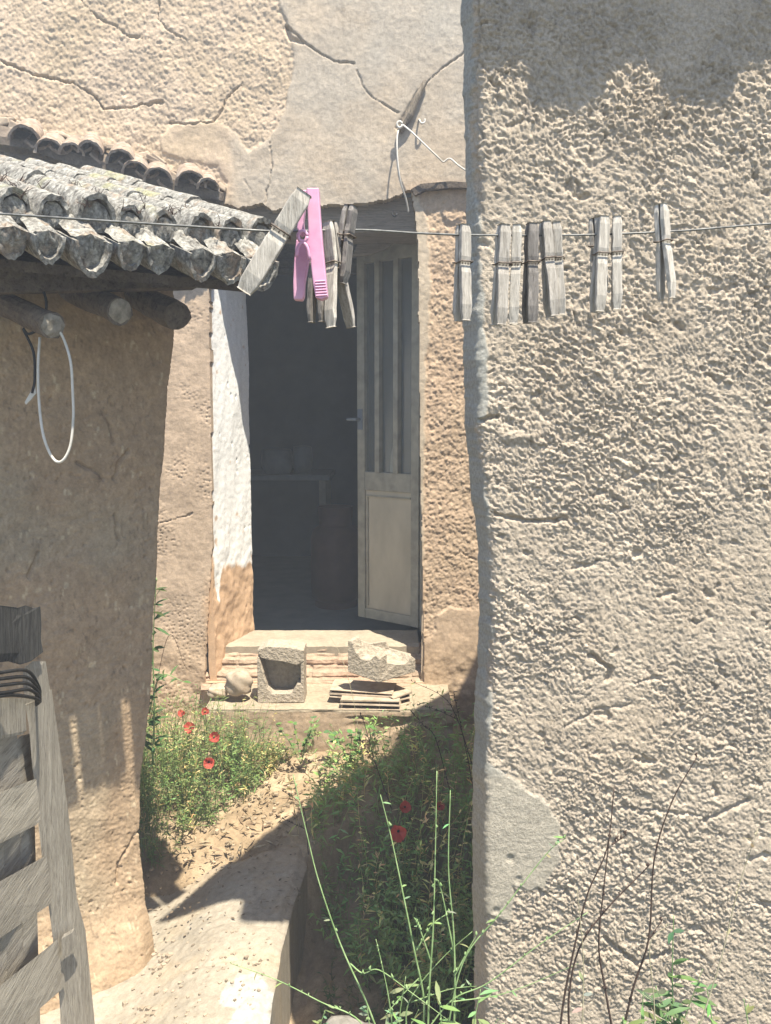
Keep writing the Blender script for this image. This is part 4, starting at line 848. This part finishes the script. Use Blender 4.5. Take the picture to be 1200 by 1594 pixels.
# ================================================================== CLOTHES LINE AND PEGS
ly = lambda x: .575 + .10 * min(1, max(0, (x - 400) / 500)) if x > 400 else .575
LW = [(-60, 330), (0, 333), (180, 345), (370, 357), (440, 360), (560, 358), (650, 363), (740, 366), (900, 366), (1050, 360), (1150, 352), (1260, 344)]
lineY = lambda x: np.interp(x, [-60, 400, 900, 1260], [.56, .575, .68, .70])
mb = MB(); pts = curve_pts([at(x, y, lineY(x)) for x, y in LW], 110); mb.tube(pts, .00085, 7)
o = mb.build('clothesline', M['wire'], None, smooth=True); recentre(o, pts[0]); tag(o, 'thin grey wire clothesline stretched across the yard holding the pegs', 'clothesline')
lineat = lambda x: float(np.interp(x, [p[0] for p in LW], [p[1] for p in LW]))
def make_peg(name, x, ytop, ybot, tilt, yaw, label, mat='peg', wdt=.0094, jaw=None, open_=.10, Yo=None):
    Y = float(lineY(x)) if Yo is None else Yo; top = at(x, ytop, Y); Lp = (ybot - ytop) / 1250 * Y * 1.03 / max(.6, math.cos(math.radians(tilt)))
    e = empty(name, top, label, 'clothes peg', 'wooden pegs on the clothesline')
    Rm = Matrix.Rotation(math.radians(tilt), 3, 'Y') @ Matrix.Rotation(math.radians(yaw), 3, 'Z'); th = .0040
    for sg in (-1, 1):
        mb = MB(); n = 12; prof = []
        for i in range(n + 1):
            t = i / n; z = -Lp * t; d0 = sg * (.0006 + .012 * open_ * 4 * max(0, t - .38)); d1 = d0 + sg * th * (1 if t < .85 else 1 - (t - .85) * 3.2) * (.75 if t < .06 else 1) * (.72 if abs(t - .40) < .05 else 1)
            wq = wdt * (1 - (.25 if t in (0, 1) else 0)) * random.uniform(.95, 1.05); ox = random.uniform(-.0003, .0003)
            prof.append([Vector((-wq / 2 + ox, d0, z)), Vector((wq / 2 + ox, d0, z)), Vector((wq / 2 + ox, d1, z)), Vector((-wq / 2 + ox, d1, z))])
        vs = [top + Rm @ v for r_ in prof for v in r_]; fs = [(0, 1, 2, 3), (n * 4 + 3, n * 4 + 2, n * 4 + 1, n * 4)]
        for i in range(n):
            for k_ in range(4): a_ = i * 4; fs.append((a_ + k_, a_ + (k_ + 1) % 4, a_ + 4 + (k_ + 1) % 4, a_ + 4 + k_))
        mb.add(vs, fs); o = mb.build('prong', M[mat], e, bevel=.0007); recentre(o, top)
    mb = MB(); c = Vector((0, 0, -Lp * .40))
    for q_ in range(3): mb.tube([top + Rm @ (c + Vector((-wdt * .35 + q_ * wdt * .3, .0034 * math.cos(a_ / 10 * 6.283), .0034 * math.sin(a_ / 10 * 6.283)))) for a_ in range(11)], .0008, 6)
    for sg in (-1, 1): yy = sg * (th + .0016); mb.tube([top + Rm @ (c + Vector((-wdt * .62, 0, 0))), top + Rm @ (c + Vector((-wdt * .58, yy, .001))), top + Rm @ (c + Vector((wdt * .58, yy, .0012))), top + Rm @ (c + Vector((wdt * .62, 0, 0)))], .00065, 5)
    mb.build('spring', M['spring'], e, smooth=True); return e
make_peg('clothes_peg', 474, 300, 440, 33, 8, 'grey wooden peg tilted strongly to the left in front of the roof tiles', 'peg', .0125, Yo=.55)
make_peg('clothes_peg', 492, 352, 489, 0, 60, 'dull wooden peg half hidden behind the pink peg', 'pegdark', .008, Yo=.60)
make_peg('clothes_peg', 513, 345, 496, -6, -40, 'pale wooden peg with open prongs just right of the pink peg', 'peg', .0095, open_=.3)
make_peg('clothes_peg', 546, 320, 430, 10, 65, 'small dark peg seen edge on, hanging behind the line over the doorway', 'pegdark', .009, Yo=.60)  # shade on this peg is put into its darker wood
make_peg('clothes_peg', 721, 350, 487, 0, 32, 'lone wooden peg hanging in front of the house corner strip', 'peg')
make_peg('clothes_peg', 784, 350, 493, 2, 18, 'leftmost peg of the tight cluster of five, widest face showing', 'peg')
make_peg('clothes_peg', 805, 350, 492, 1, -10, 'second peg from the left in the cluster of five', 'peg', .0076)
make_peg('clothes_peg', 828, 348, 490, 0, 14, 'darker middle peg of the cluster of five', 'pegdark', .0092)
make_peg('clothes_peg', 848, 345, 480, -6, 14, 'fourth peg of the cluster of five, leaning to the right', 'peg', .0082)
make_peg('clothes_peg', 866, 346, 478, -5, -12, 'rightmost thin peg of the cluster of five', 'peg', .0072)
make_peg('clothes_peg', 925, 340, 440, -7, 60, 'short dark splayed peg behind the left of the pair', 'peg', .009, Yo=.70)
make_peg('clothes_peg', 939, 337, 473, 2, 12, 'left peg of the pair on the right half of the line', 'peg', .0092)
make_peg('clothes_peg', 960, 337, 470, -2, -10, 'right peg of the pair on the right half of the line', 'peg', .0078)
make_peg('clothes_peg', 1029, 318, 452, -6, 48, 'last wooden peg far right, clamped lower on the line', 'peg', .011)
pk_ = empty('pink_peg', at(482, 293, .57), 'bright pink plastic clothes peg hanging on the line over the doorway', 'clothes peg')
def pkp(poly, Y, th, name, bev=.0008): mb = MB(); mb.prism([at(x, y, Y) for x, y in poly], (0, th, 0)); return mb.build(name, M['pink'], pk_, bevel=bev)
arm = pkp([(477, 292), (496, 292), (498, 330), (502, 380), (506, 420), (510, 462), (500, 466), (491, 463), (487, 440), (483, 405), (480, 384), (474, 378), (472, 372), (480, 366)], .560, .010, 'arm')
mb = MB()
for k in range(6): mb.tube([at(490.5 + k * .2, 438 + k * 4.4, .5595), at(506.5 + k * .6, 437 + k * 4.4, .5595)], .0005, 5)
mb.build('grip_ridge', M['pink'], arm)
pkp([(459, 296), (477, 295), (475, 318), (472, 345), (474, 362), (468, 366), (462, 355), (466, 330)], .575, .009, 'arm')
pkp([(461, 372), (470, 376), (480, 384), (481, 400), (474, 440), (473, 462), (470, 467), (457, 466), (456, 440), (458, 400)], .575, .009, 'arm')
mb = MB(); mb.tube([at(471 + 7 * math.cos(a_ / 14 * 6.283), 368 + 8 * math.sin(a_ / 14 * 6.283), .557) for a_ in range(15)], .0013, 7)
mb.tube(curve_pts([at(461, 400, .558), at(464, 385, .557), at(471, 378, .557), at(478, 385, .557), at(482, 405, .558)], 14), .0013, 7); mb.build('spring_loop', M['pink'], pk_, smooth=True)

# ================================================================== PLANTS
def greens(r, lo=.6, hi=1.3, dry=.1):
    k_ = r.uniform(lo, hi)
    if r.random() < dry: return (.34 * k_, .29 * k_, .13 * k_)
    return (.105 * k_ + .03 * r.random(), .15 * k_ + .03 * r.random(), .055 * k_)
def meadow(name, pts, hfun, seed, leafy=14, dry=.1, lo=.6, hi=1.3, stemr=.0010, leaf=(.012, .035), lw=.0045):
    r = random.Random(seed); mb = MB()
    for (x, y) in pts:
        h = hfun(x, y) * r.uniform(.55, 1.1)
        if h < .02: continue
        z0_ = float(gz(x, y)) - .005; ln = Vector((r.gauss(0, .22), r.gauss(0, .22), 1)).normalized(); c_ = greens(r, lo, hi, dry); mb.cur = c_
        b_ = Vector((x, y, z0_)); bend = Vector((r.gauss(0, .12), r.gauss(0, .12), -.04)) * h; P_ = [b_ + ln * h * t + bend * t * t for t in (0, .33, .66, 1)]
        mb.tube(P_, [stemr, stemr * .9, stemr * .8, stemr * .4], 3, False)
        for k_ in range(leafy):
            t = r.uniform(.08, 1); q = b_ + ln * h * t + bend * t * t; a_ = r.uniform(0, 6.28); d_ = Vector((math.cos(a_), math.sin(a_), r.uniform(-.1, .9)))
            mb.cur = tuple(v * r.uniform(.8, 1.2) for v in c_); mb.leaf(q, d_, r.uniform(*leaf) * (1.1 - .5 * t), lw * r.uniform(.6, 1.3), (r.gauss(0, .4), r.gauss(0, .4), 1), r.uniform(0, .5), 2)
    return mb.build(name, M['leaf'], None, smooth=True, tint=True)
def scatter(n, poly, seed, dens=None):
    r = random.Random(seed); xs_ = [p[0] for p in poly]; ys_ = [p[1] for p in poly]; out = []
    while len(out) < n:
        x = r.uniform(min(xs_), max(xs_)); y = r.uniform(min(ys_), max(ys_))
        if inpoly(np.array([x]), np.array([y]), poly)[0] and (dens is None or r.random() < dens(x, y)): out.append((x, y))
    return out
gpt = lambda x, y, z=.03: tuple(onz(x, y, z)[:2])
A = [gpt(190, 1322), gpt(250, 1318), gpt(330, 1285), gpt(390, 1245), gpt(440, 1200), gpt(488, 1168), (-.28, 3.06), (-1.15, 3.06), (-1.1, 2.4)]
hA_ = lambda x, y: .36 * (1 - .35 * min(1, max(0, (x + .75) / .4))) * (1 if pdist(np.array([x]), np.array([y]), A)[0] > .06 else .5)
clump = lambda x, y: .25 + .75 * float(sm(-.25, .2, fbm(np.array([x * 5]), np.array([y * 5]), 2, 3))[0])
o = meadow('grass', scatter(1000, A, 1, clump), hA_, 2, 16, .16, 1.2, 2.3); tag(o, 'sunlit tangle of green weeds growing between shed and doorstep', 'weeds', kind='stuff')
B = [gpt(462, 1290), gpt(500, 1240), gpt(560, 1200), gpt(600, 1170), (.0, 3.04), (.75, 3.04), (.95, 2.6), (.42, 2.05), (.05, 2.0), (-.12, 2.25), (-.2, 2.4)]
hB_ = lambda x, y: .27 + .06 * math.sin(x * 9)
o = meadow('undergrowth', scatter(850, B, 5), hB_, 6, 14, .14, 1.9, 3.2, leaf=(.016, .05), lw=.0075); tag(o, 'shaded dark green weeds filling the corner by the right house', 'weeds', kind='stuff')
Cg = [(-.2, 1.75), (.3, 1.75), (.45, 2.1), (.0, 2.2), (-.18, 2.2)]
o = meadow('low_weeds', scatter(160, Cg, 7), lambda x, y: .10, 8, 9, .3, .5, 1.0); tag(o, 'sparse low weeds in the shaded ditch beside the path', 'weeds', kind='stuff')
# dry grass and litter on the bare strip
r = random.Random(12); mb = MB(); L1 = [gpt(225, 1325), gpt(450, 1310), gpt(520, 1180), gpt(470, 1130), gpt(300, 1250)]
for (x, y) in scatter(520, L1, 13):
    z = float(gz(x, y)) + .006; a_ = r.uniform(0, 6.28); d_ = Vector((math.cos(a_), math.sin(a_), r.uniform(0, .35))); k_ = r.uniform(.5, 1.3)
    mb.cur = r.choice([(.30 * k_, .23 * k_, .14 * k_), (.40 * k_, .33 * k_, .22 * k_), (.24 * k_, .17 * k_, .11 * k_)]); mb.leaf((x, y, z), d_, r.uniform(.012, .045), r.uniform(.003, .010), (r.gauss(0, .5), r.gauss(0, .5), 1), r.uniform(-.3, .3), 2)
for (x, y) in scatter(160, [gpt(225, 1440), gpt(470, 1400), gpt(460, 1300), gpt(225, 1320)], 14):
    a_ = r.uniform(0, 6.28); k_ = r.uniform(.5, 1.2); mb.cur = (.20 * k_, .15 * k_, .1 * k_); mb.leaf((x, y, .006), Vector((math.cos(a_), math.sin(a_), .1)), r.uniform(.006, .016), r.uniform(.003, .007), (r.gauss(0, .3), 0, 1), .2, 2)
o = mb.build('leaf_litter', M['leaf'], None, tint=True); tag(o, 'dry stalks and dead leaves scattered over the bare earth and path', 'litter', kind='stuff')
r = random.Random(15); mb = MB()
for (x, y) in scatter(300, [gpt(225, 1330), gpt(500, 1310), gpt(740, 1180), gpt(480, 1130), gpt(260, 1200)], 16):
    s_ = r.uniform(.002, .007); k_ = r.uniform(.7, 1.2); mb.cur = (.37 * k_, .29 * k_, .2 * k_); mb.box((x, y, float(gz(x, y)) + s_ * .5 + .004), (s_ * 2, s_ * 1.6, s_ * 1.2), rz(r.uniform(0, 90)), s_ * .3)
for (x, y) in scatter(150, [gpt(150, 1594, 0), gpt(400, 1594, 0), gpt(430, 1460, 0), gpt(240, 1420, 0)], 18):
    s_ = r.uniform(.0012, .0042) * (1.6 if x < -.55 else 1); k_ = r.uniform(.6, 1.2); mb.cur = (.33 * k_, .27 * k_, .2 * k_); mb.box((x, y, -.10 * float(sm(-.42, -.72, x)) + s_ * .3), (s_ * 2, s_ * 1.6, s_ * 1.1), rz(r.uniform(0, 90)), s_ * .3)
o = mb.build('pebbles', M['mudwall'], None, tint=True); tag(o, 'loose pebbles and clods on the bare earth before the doorstep', 'pebbles', kind='stuff')

def stem_r(p, q): return None
def petal_cup(mb, c, R_, r, face):
    f = Vector(face).normalized(); a0 = r.uniform(0, 6.28); u_ = f.orthogonal().normalized(); v_ = f.cross(u_)
    for k_ in range(4):
        a_ = a0 + k_ * 1.5708; d_ = (u_ * math.cos(a_) + v_ * math.sin(a_)); sd = f.cross(d_); vs = []; fs = []; n = 6
        for i in range(4):
            t = i / 3; wq = R_ * .95 * math.sin(math.pi * (.12 + .55 * t)); 
            for j in range(n + 1):
                s_ = -1 + 2 * j / n; vs.append(Vector(c) + d_ * R_ * t * (1 - .12 * s_ * s_) + sd * wq * s_ * .8 + f * (R_ * (.95 - .5 * (k_ % 2)) * t * t + r.uniform(-.08, .08) * R_ + .12 * R_ * math.sin(s_ * 6 + k_ * 2)))
        for i in range(3):
            for j in range(n): b_ = i * (n + 1) + j; fs.append((b_, b_ + 1, b_ + n + 2, b_ + n + 1))
        mb.add(vs, fs)
def poppy(x, y, Y, R_, label, face, seed):
    r = random.Random(seed); c = at(x, y, Y); e = empty('poppy', (c.x, c.y, float(gz(c.x, c.y))), label, 'poppy', 'red poppies among the weeds')
    base = Vector((c.x + r.uniform(-.03, .03), c.y + r.uniform(-.01, .03), float(gz(c.x, c.y)))); mb = MB(); mb.tube(curve_pts([base, base.lerp(c, .5) + Vector((.01, 0, 0)), c], 10), .0013, 5); mb.build('stem', M['greenstem'], e, smooth=True)
    mb = MB(); k_ = r.uniform(.85, 1.1); mb.cur = (.62 * k_, .115 * k_, .085 * k_); petal_cup(mb, c, R_, r, face); mb.build('petals', M['petal'], e, smooth=True, tint=True)
    mb = MB(); mb.add(*lathe([(0, 0), (R_ * .18, 0), (R_ * .2, R_ * .2), (0, R_ * .3)], c, 10)); mb.build('seed_head', M['rubber'], e, smooth=True)
poppy(297, 1134, 2.75, .019, 'upper left poppy in the sunlit weeds, petals tilted left', (-.3, -.8, .6), 1); poppy(333, 1149, 2.7, .018, 'poppy right of the other sunlit ones, near the doorstep block', (.3, -.8, .6), 2)
poppy(325, 1187, 2.6, .018, 'lowest of the sunlit poppies, bent to the right side', (.2, -.9, .3), 3); poppy(320, 1109, 2.85, .014, 'small far poppy highest in the sunlit weeds', (0, -.7, .7), 4); poppy(283, 1112, 2.85, .013, 'faded small poppy at the back left of the sunlit weeds', (0, -.6, .8), 6)
poppy(620, 1295, 2.32, .024, 'large open poppy in the shaded weeds, facing the viewer', (0, -1, .25), 7); poppy(630, 1257, 2.45, .018, 'poppy in the shade just above the large open one', (.2, -.8, .6), 8); poppy(684, 1256, 2.6, .015, 'dim small poppy in the shade near the right house', (.2, -.7, .7), 9)

def twig(name, paths, r0, mat, label, cat, leaves=0, seed=0, lc=None, group=None, buds=0, lsize=(.012, .03)):
    """paths: lists of (px,py,Y); first is the main stem"""
    r = random.Random(seed); b = at(*paths[0][0]); e = empty(name, b, label, cat, group)
    allp = []
    mb = MB()
    for i, p in enumerate(paths):
        c_ = curve_pts([at(*q) for q in p], 28); n = len(c_); rr = r0 * (1 if i == 0 else .7); mb.tube(c_, [rr * (1 - .65 * k_ / n) for k_ in range(n)], 6); allp += c_[2:]
    for _ in range(buds):
        q = r.choice(allp); s_ = r.uniform(.0011, .002) * r0 / .0016; mb.tube([q, q + Vector((r.uniform(-1, 1), r.uniform(-1, 1), 1)) * s_ * 1.5, q + Vector((0, 0, 1)) * s_ * 3.5], [s_ * .5, s_, s_ * .2], 6)
    mb.build('stem', M[mat], e, smooth=True)
    if leaves:
        mb = MB()
        for _ in range(leaves):
            q = r.choice(allp); a_ = r.uniform(0, 6.28); mb.cur = tuple(v * r.uniform(.7, 1.25) for v in (lc or (.16, .25, .08))); mb.leaf(q, (math.cos(a_), math.sin(a_) * .6, r.uniform(-.2, .9)), r.uniform(*lsize), r.uniform(.25, .4) * lsize[1] * .6, (r.gauss(0, .5), -.5, 1), r.uniform(0, .6), 3)
        mb.build('leaves', M['leaf'], e, smooth=True, tint=True)
    return e
# tall pale green rush-like stems in the foreground
GS = 'tall leafless green stems rising in front of the ditch'
tw = [([[(600, 1640, 1.30), (570, 1560, 1.30), (530, 1470, 1.31), (497, 1375, 1.31), (478, 1300, 1.32), (456, 1205, 1.33)], [(545, 1500, 1.3), (565, 1515, 1.29), (590, 1510, 1.28), (640, 1545, 1.27), (700, 1590, 1.26)]], 'leftmost long green stem arching up to the left'),
      ([[(655, 1640, 1.28), (660, 1560, 1.28), (645, 1480, 1.28), (625, 1380, 1.29), (608, 1300, 1.30), (592, 1237, 1.3)], [(648, 1480, 1.28), (672, 1440, 1.28), (700, 1420, 1.28)], [(655, 1520, 1.28), (630, 1545, 1.28), (600, 1580, 1.27)]], 'second long green stem, bent like an elbow near its foot'),
      ([[(665, 1640, 1.27), (668, 1540, 1.27), (674, 1450, 1.27), (677, 1350, 1.28), (680, 1200, 1.29)], [(672, 1500, 1.27), (655, 1450, 1.27), (648, 1430, 1.27)]], 'tallest straight green stem in the middle of the bunch'),
      ([[(705, 1640, 1.25), (708, 1540, 1.25), (706, 1450, 1.26), (698, 1350, 1.26), (701, 1230, 1.27)], [(706, 1480, 1.26), (690, 1400, 1.26), (682, 1370, 1.26)], [(707, 1520, 1.25), (728, 1480, 1.25), (742, 1455, 1.25)]], 'straight green stem with a pale tip nearest the right house corner'),
      ([[(690, 1640, 1.22), (720, 1500, 1.22), (780, 1420, 1.22), (850, 1330, 1.22), (880, 1305, 1.22)]], 'pale stem slanting right across the smooth patch of the right wall'),
      ([[(640, 1640, 1.24), (700, 1560, 1.24), (760, 1530, 1.23), (840, 1470, 1.22), (915, 1420, 1.22)], [(700, 1560, 1.24), (790, 1545, 1.23), (900, 1500, 1.22)]], 'low forked pale stem spreading right along the wall foot'),
      ([[(590, 1660, 1.24), (560, 1590, 1.24), (500, 1560, 1.25), (430, 1525, 1.25), (360, 1500, 1.26)]], 'thin stem leaning far left over the white patch of the path'),
      ([[(615, 1640, 1.26), (606, 1560, 1.26), (594, 1500, 1.26), (585, 1462, 1.26)], [(608, 1570, 1.26), (625, 1600, 1.26)]], 'short upright green stem at the left foot of the bunch'),
      ([[(640, 1640, 1.3), (632, 1580, 1.3), (648, 1540, 1.3), (690, 1490, 1.3), (735, 1450, 1.29)], [(640, 1560, 1.3), (700, 1540, 1.3), (742, 1535, 1.3)]], 'tangled green side shoot crossing the middle of the bunch')]
for i, (p, lb) in enumerate(tw): twig('green_stem', p, .0021 if i < 4 else .0015, 'greenstem', lb, 'plant', 5, 40 + i, (.24, .34, .16), GS, 9, (.008, .018))
# dark dry stems in front of the right wall
DS = 'dark dry stems in front of the right wall'
tw = [([[(868, 1640, 1.2), (877, 1560, 1.2), (895, 1470, 1.2), (915, 1390, 1.2), (945, 1320, 1.2), (956, 1225, 1.2)], [(952, 1315, 1.2), (975, 1300, 1.2)]], 'leftmost dark dry stem, forked near its top'),
      ([[(890, 1640, 1.22), (885, 1560, 1.22), (900, 1480, 1.22), (940, 1420, 1.22), (1000, 1358, 1.22), (1012, 1345, 1.22)]], 'dark dry stem bowing to the right with a knobbly tip'),
      ([[(960, 1640, 1.18), (942, 1540, 1.18), (932, 1470, 1.18), (940, 1380, 1.18), (950, 1290, 1.18)]], 'thin upright dark stem between its forked neighbours'),
      ([[(962, 1640, 1.2), (985, 1540, 1.2), (1010, 1460, 1.2), (1018, 1340, 1.2), (1045, 1250, 1.2), (1085, 1178, 1.2)], [(1012, 1460, 1.2), (1032, 1430, 1.2)]], 'tallest dark dry stem leaning to the right')]
for i, (p, lb) in enumerate(tw): twig('dry_stem', p, .0020, 'drystem', lb, 'dry plant', 0, 60 + i, None, DS, 9)
for i, (p, lb) in enumerate([([[(905, 1640, 1.15), (908, 1500, 1.15), (898, 1380, 1.15)]], 'thin straw coloured stalk standing among the dark dry stems'), ([[(1075, 1640, 1.15), (1120, 1500, 1.15), (1150, 1380, 1.15), (1180, 1290, 1.15)]], 'faint straw coloured stalk at the far right, leaning right'), ([[(1020, 1640, 1.17), (1018, 1560, 1.17), (1012, 1470, 1.17), (1040, 1440, 1.17)]], 'short straw stalk right of the tallest dark stem')]):
    twig('straw_stalk', p, .0012, 'palestem', lb, 'dry plant', 3, 80 + i, (.3, .3, .18), 'straw stalks at the lower right', 3)
# leafy weeds in the lower right corner
def weed(x, y0, y1, Y, label, seed, n=26, c=(.16, .25, .09), ls=(.015, .04), name='leafy_weed', sway=10):
    r = random.Random(seed); twig(name, [[(x, y0, Y), (x + r.uniform(-sway, sway), (y0 + y1) / 2, Y), (x + r.uniform(-sway, sway), y1, Y)]] + [[(x, y0 - (y0 - y1) * .2, Y), (x + s_ * r.uniform(15, 40), y0 - (y0 - y1) * r.uniform(.35, .7), Y - .02)] for s_ in (-1, 1, -1)], .0018, 'greenstem', label, 'weed', n, seed, c, 'leafy weeds at the foot of the walls', 4, ls)
weed(1055, 1660, 1425, 1.25, 'tall leafy weed with toothed leaves low before the right wall', 91, 46, (.10, .17, .07), (.015, .045))
weed(1000, 1660, 1545, 1.2, 'short bright weed at the bottom left of the tall leafy one', 92); weed(1100, 1660, 1535, 1.2, 'short bushy weed at the bottom edge right of the tall leafy one', 93, 34); weed(1165, 1660, 1555, 1.2, 'bottom right corner weed, barely reaching into view', 94, 30)
weed(570, 1650, 1560, 1.4, 'small round leaved weed in front of the ditch rock', 95, 30, (.20, .28, .13), (.012, .03)); weed(740, 1660, 1540, 1.3, 'bright leafy weed at the bottom by the house corner', 96, 20, (.22, .30, .14)); weed(500, 1660, 1572, 1.5, 'low feathery weed beside the path kerb at the bottom', 97, 40, (.2, .26, .12), (.01, .025)); weed(625, 1650, 1520, 1.4, 'sprawling weed under the bunch of tall green stems', 98, 24, (.2, .3, .13))
weed(690, 1650, 1560, 1.2, 'low tangled weed between the tall stems and the house corner', 99, 24, (.2, .3, .13))
rock('rock', (at(548, 1590, 1.70).x, 1.70, -.05), (.09, .07, .06), M['rock'], 'grey lit rock at the bottom of the ditch beside the path', 'rock', 5)
rock('rock', (at(620, 1590, 1.62).x, 1.62, -.02), (.07, .07, .06), M['rock'], 'smaller rounded rock right of the lit ditch rock', 'rock', 6)
# tall thistle behind the corner of the shed
twig('thistle', [[(238, 1190, 2.55), (240, 1100, 2.5), (238, 1010, 2.48), (243, 905, 2.45)]], .004, 'greenstem', 'tall dark thistle standing right behind the shed corner', 'thistle', 60, 101, (.07, .13, .045), None, 6, (.02, .06))
twig('milk_thistle_leaf', [[(232, 1110, 2.4), (250, 1052, 2.4), (288, 1062, 2.38)]], .0025, 'greenstem', 'long toothed leaf arching right from behind the shed', 'thistle', 12, 103, (.10, .19, .06), None, 0, (.02, .05))
twig('bare_twig', [[(232, 1130, 2.6), (262, 990, 2.6), (290, 1040, 2.6), (312, 1048, 2.6)]], .0012, 'drystem', 'thin brown twig arching over the weeds left of the doorstep', 'twig', 0, 104)
# seedy brown plants by the right house
for i, (p, lb) in enumerate([([[(735, 1190, 2.6), (712, 1120, 2.6), (690, 1085, 2.6), (640, 1060, 2.6)], [(712, 1120, 2.6), (680, 1105, 2.6), (650, 1098, 2.6)]], 'dry seeding branch spreading left from the house corner'), ([[(742, 1260, 2.5), (728, 1180, 2.5), (715, 1120, 2.5), (706, 1078, 2.5)]], 'upright dry seed stalk by the house corner'), ([[(700, 1230, 2.7), (678, 1150, 2.7), (660, 1130, 2.7), (640, 1108, 2.7)]], 'short dry seed stalk in front of the right end of the doorstep'), ([[(610, 1260, 2.4), (585, 1190, 2.4), (568, 1130, 2.4), (560, 1110, 2.4)], [(585, 1190, 2.4), (560, 1150, 2.4)]], 'brown stalk rising from the shaded weeds before the doorstep'), ([[(480, 1330, 2.4), (472, 1260, 2.4), (440, 1230, 2.4)], [(472, 1270, 2.4), (460, 1225, 2.4), (456, 1208, 2.4)], [(474, 1290, 2.4), (430, 1270, 2.4)]], 'small brown seedy bush at the edge of the shadow')]):
    twig('seed_stalk', p, .0018, 'drystem', lb, 'dry plant', 14, 110 + i, (.09, .085, .05), 'dry seeding plants before the doorstep', 26, (.008, .02))
def bush(x, y0, y1, Y, label, seed, n, c, ls):
    r = random.Random(seed); b = at(x, y0, Y); h = at(x, y1, Y).z - b.z; e = empty('leafy_plant', b, label, 'plant', 'plants at the doorstep'); mb = MB(); ml = MB()
    for i in range(5):
        a_ = r.uniform(0, 6.28); tip = b + Vector((math.cos(a_) * h * .5, math.sin(a_) * h * .3, h * r.uniform(.7, 1))); c_ = curve_pts([b, b.lerp(tip, .5) + Vector((0, 0, h * .1)), tip], 8); mb.tube(c_, .0016, 5)
        for _ in range(n // 5):
            q = r.choice(c_[2:]); aa = r.uniform(0, 6.28); ml.cur = tuple(v * r.uniform(.75, 1.2) for v in c); ml.leaf(q, (math.cos(aa), math.sin(aa), r.uniform(-.1, .6)), r.uniform(*ls), r.uniform(.4, .6) * ls[1], (0, -.3, 1), .3, 3)
    mb.build('stem', M['greenstem'], e, smooth=True); ml.build('leaves', M['leaf'], e, smooth=True, tint=True)
bush(545, 1190, 1125, 2.95, 'bright green broad leaved plant below the hollow bricks', 121, 40, (.13, .24, .08), (.02, .04)); bush(468, 1190, 1118, 2.9, 'light green plant in front of the middle of the doorstep', 122, 60, (.14, .22, .07), (.012, .028))
# thin straw standing before the blocks
twig('straw_stalk', [[(565, 1180, 2.8), (548, 1080, 2.8), (530, 1020, 2.82), (513, 990, 2.84)]], .0013, 'palestem', 'single thin straw standing in front of the doorstep between the blocks', 'dry plant', 0, 130)

# ------------------------------------------------------------------ haze (volume added to imitate the veil of the lens)
mb = MB(); mb.box((0, 0, 1.85), (124, 124, 6.6)); hz = mb.build('lens_veil', None); tag(hz, kind='stuff')
hm = bpy.data.materials.new('veil_volume'); hm.use_nodes = True; t_ = hm.node_tree; t_.nodes.clear()
ho = t_.nodes.new('ShaderNodeOutputMaterial'); pv = t_.nodes.new('ShaderNodeVolumePrincipled'); pv.inputs['Color'].default_value = (.82, .90, 1, 1); pv.inputs['Density'].default_value = HAZE; pv.inputs['Anisotropy'].default_value = .2
t_.links.new(pv.outputs[0], ho.inputs['Volume']); hz.data.materials.append(hm)
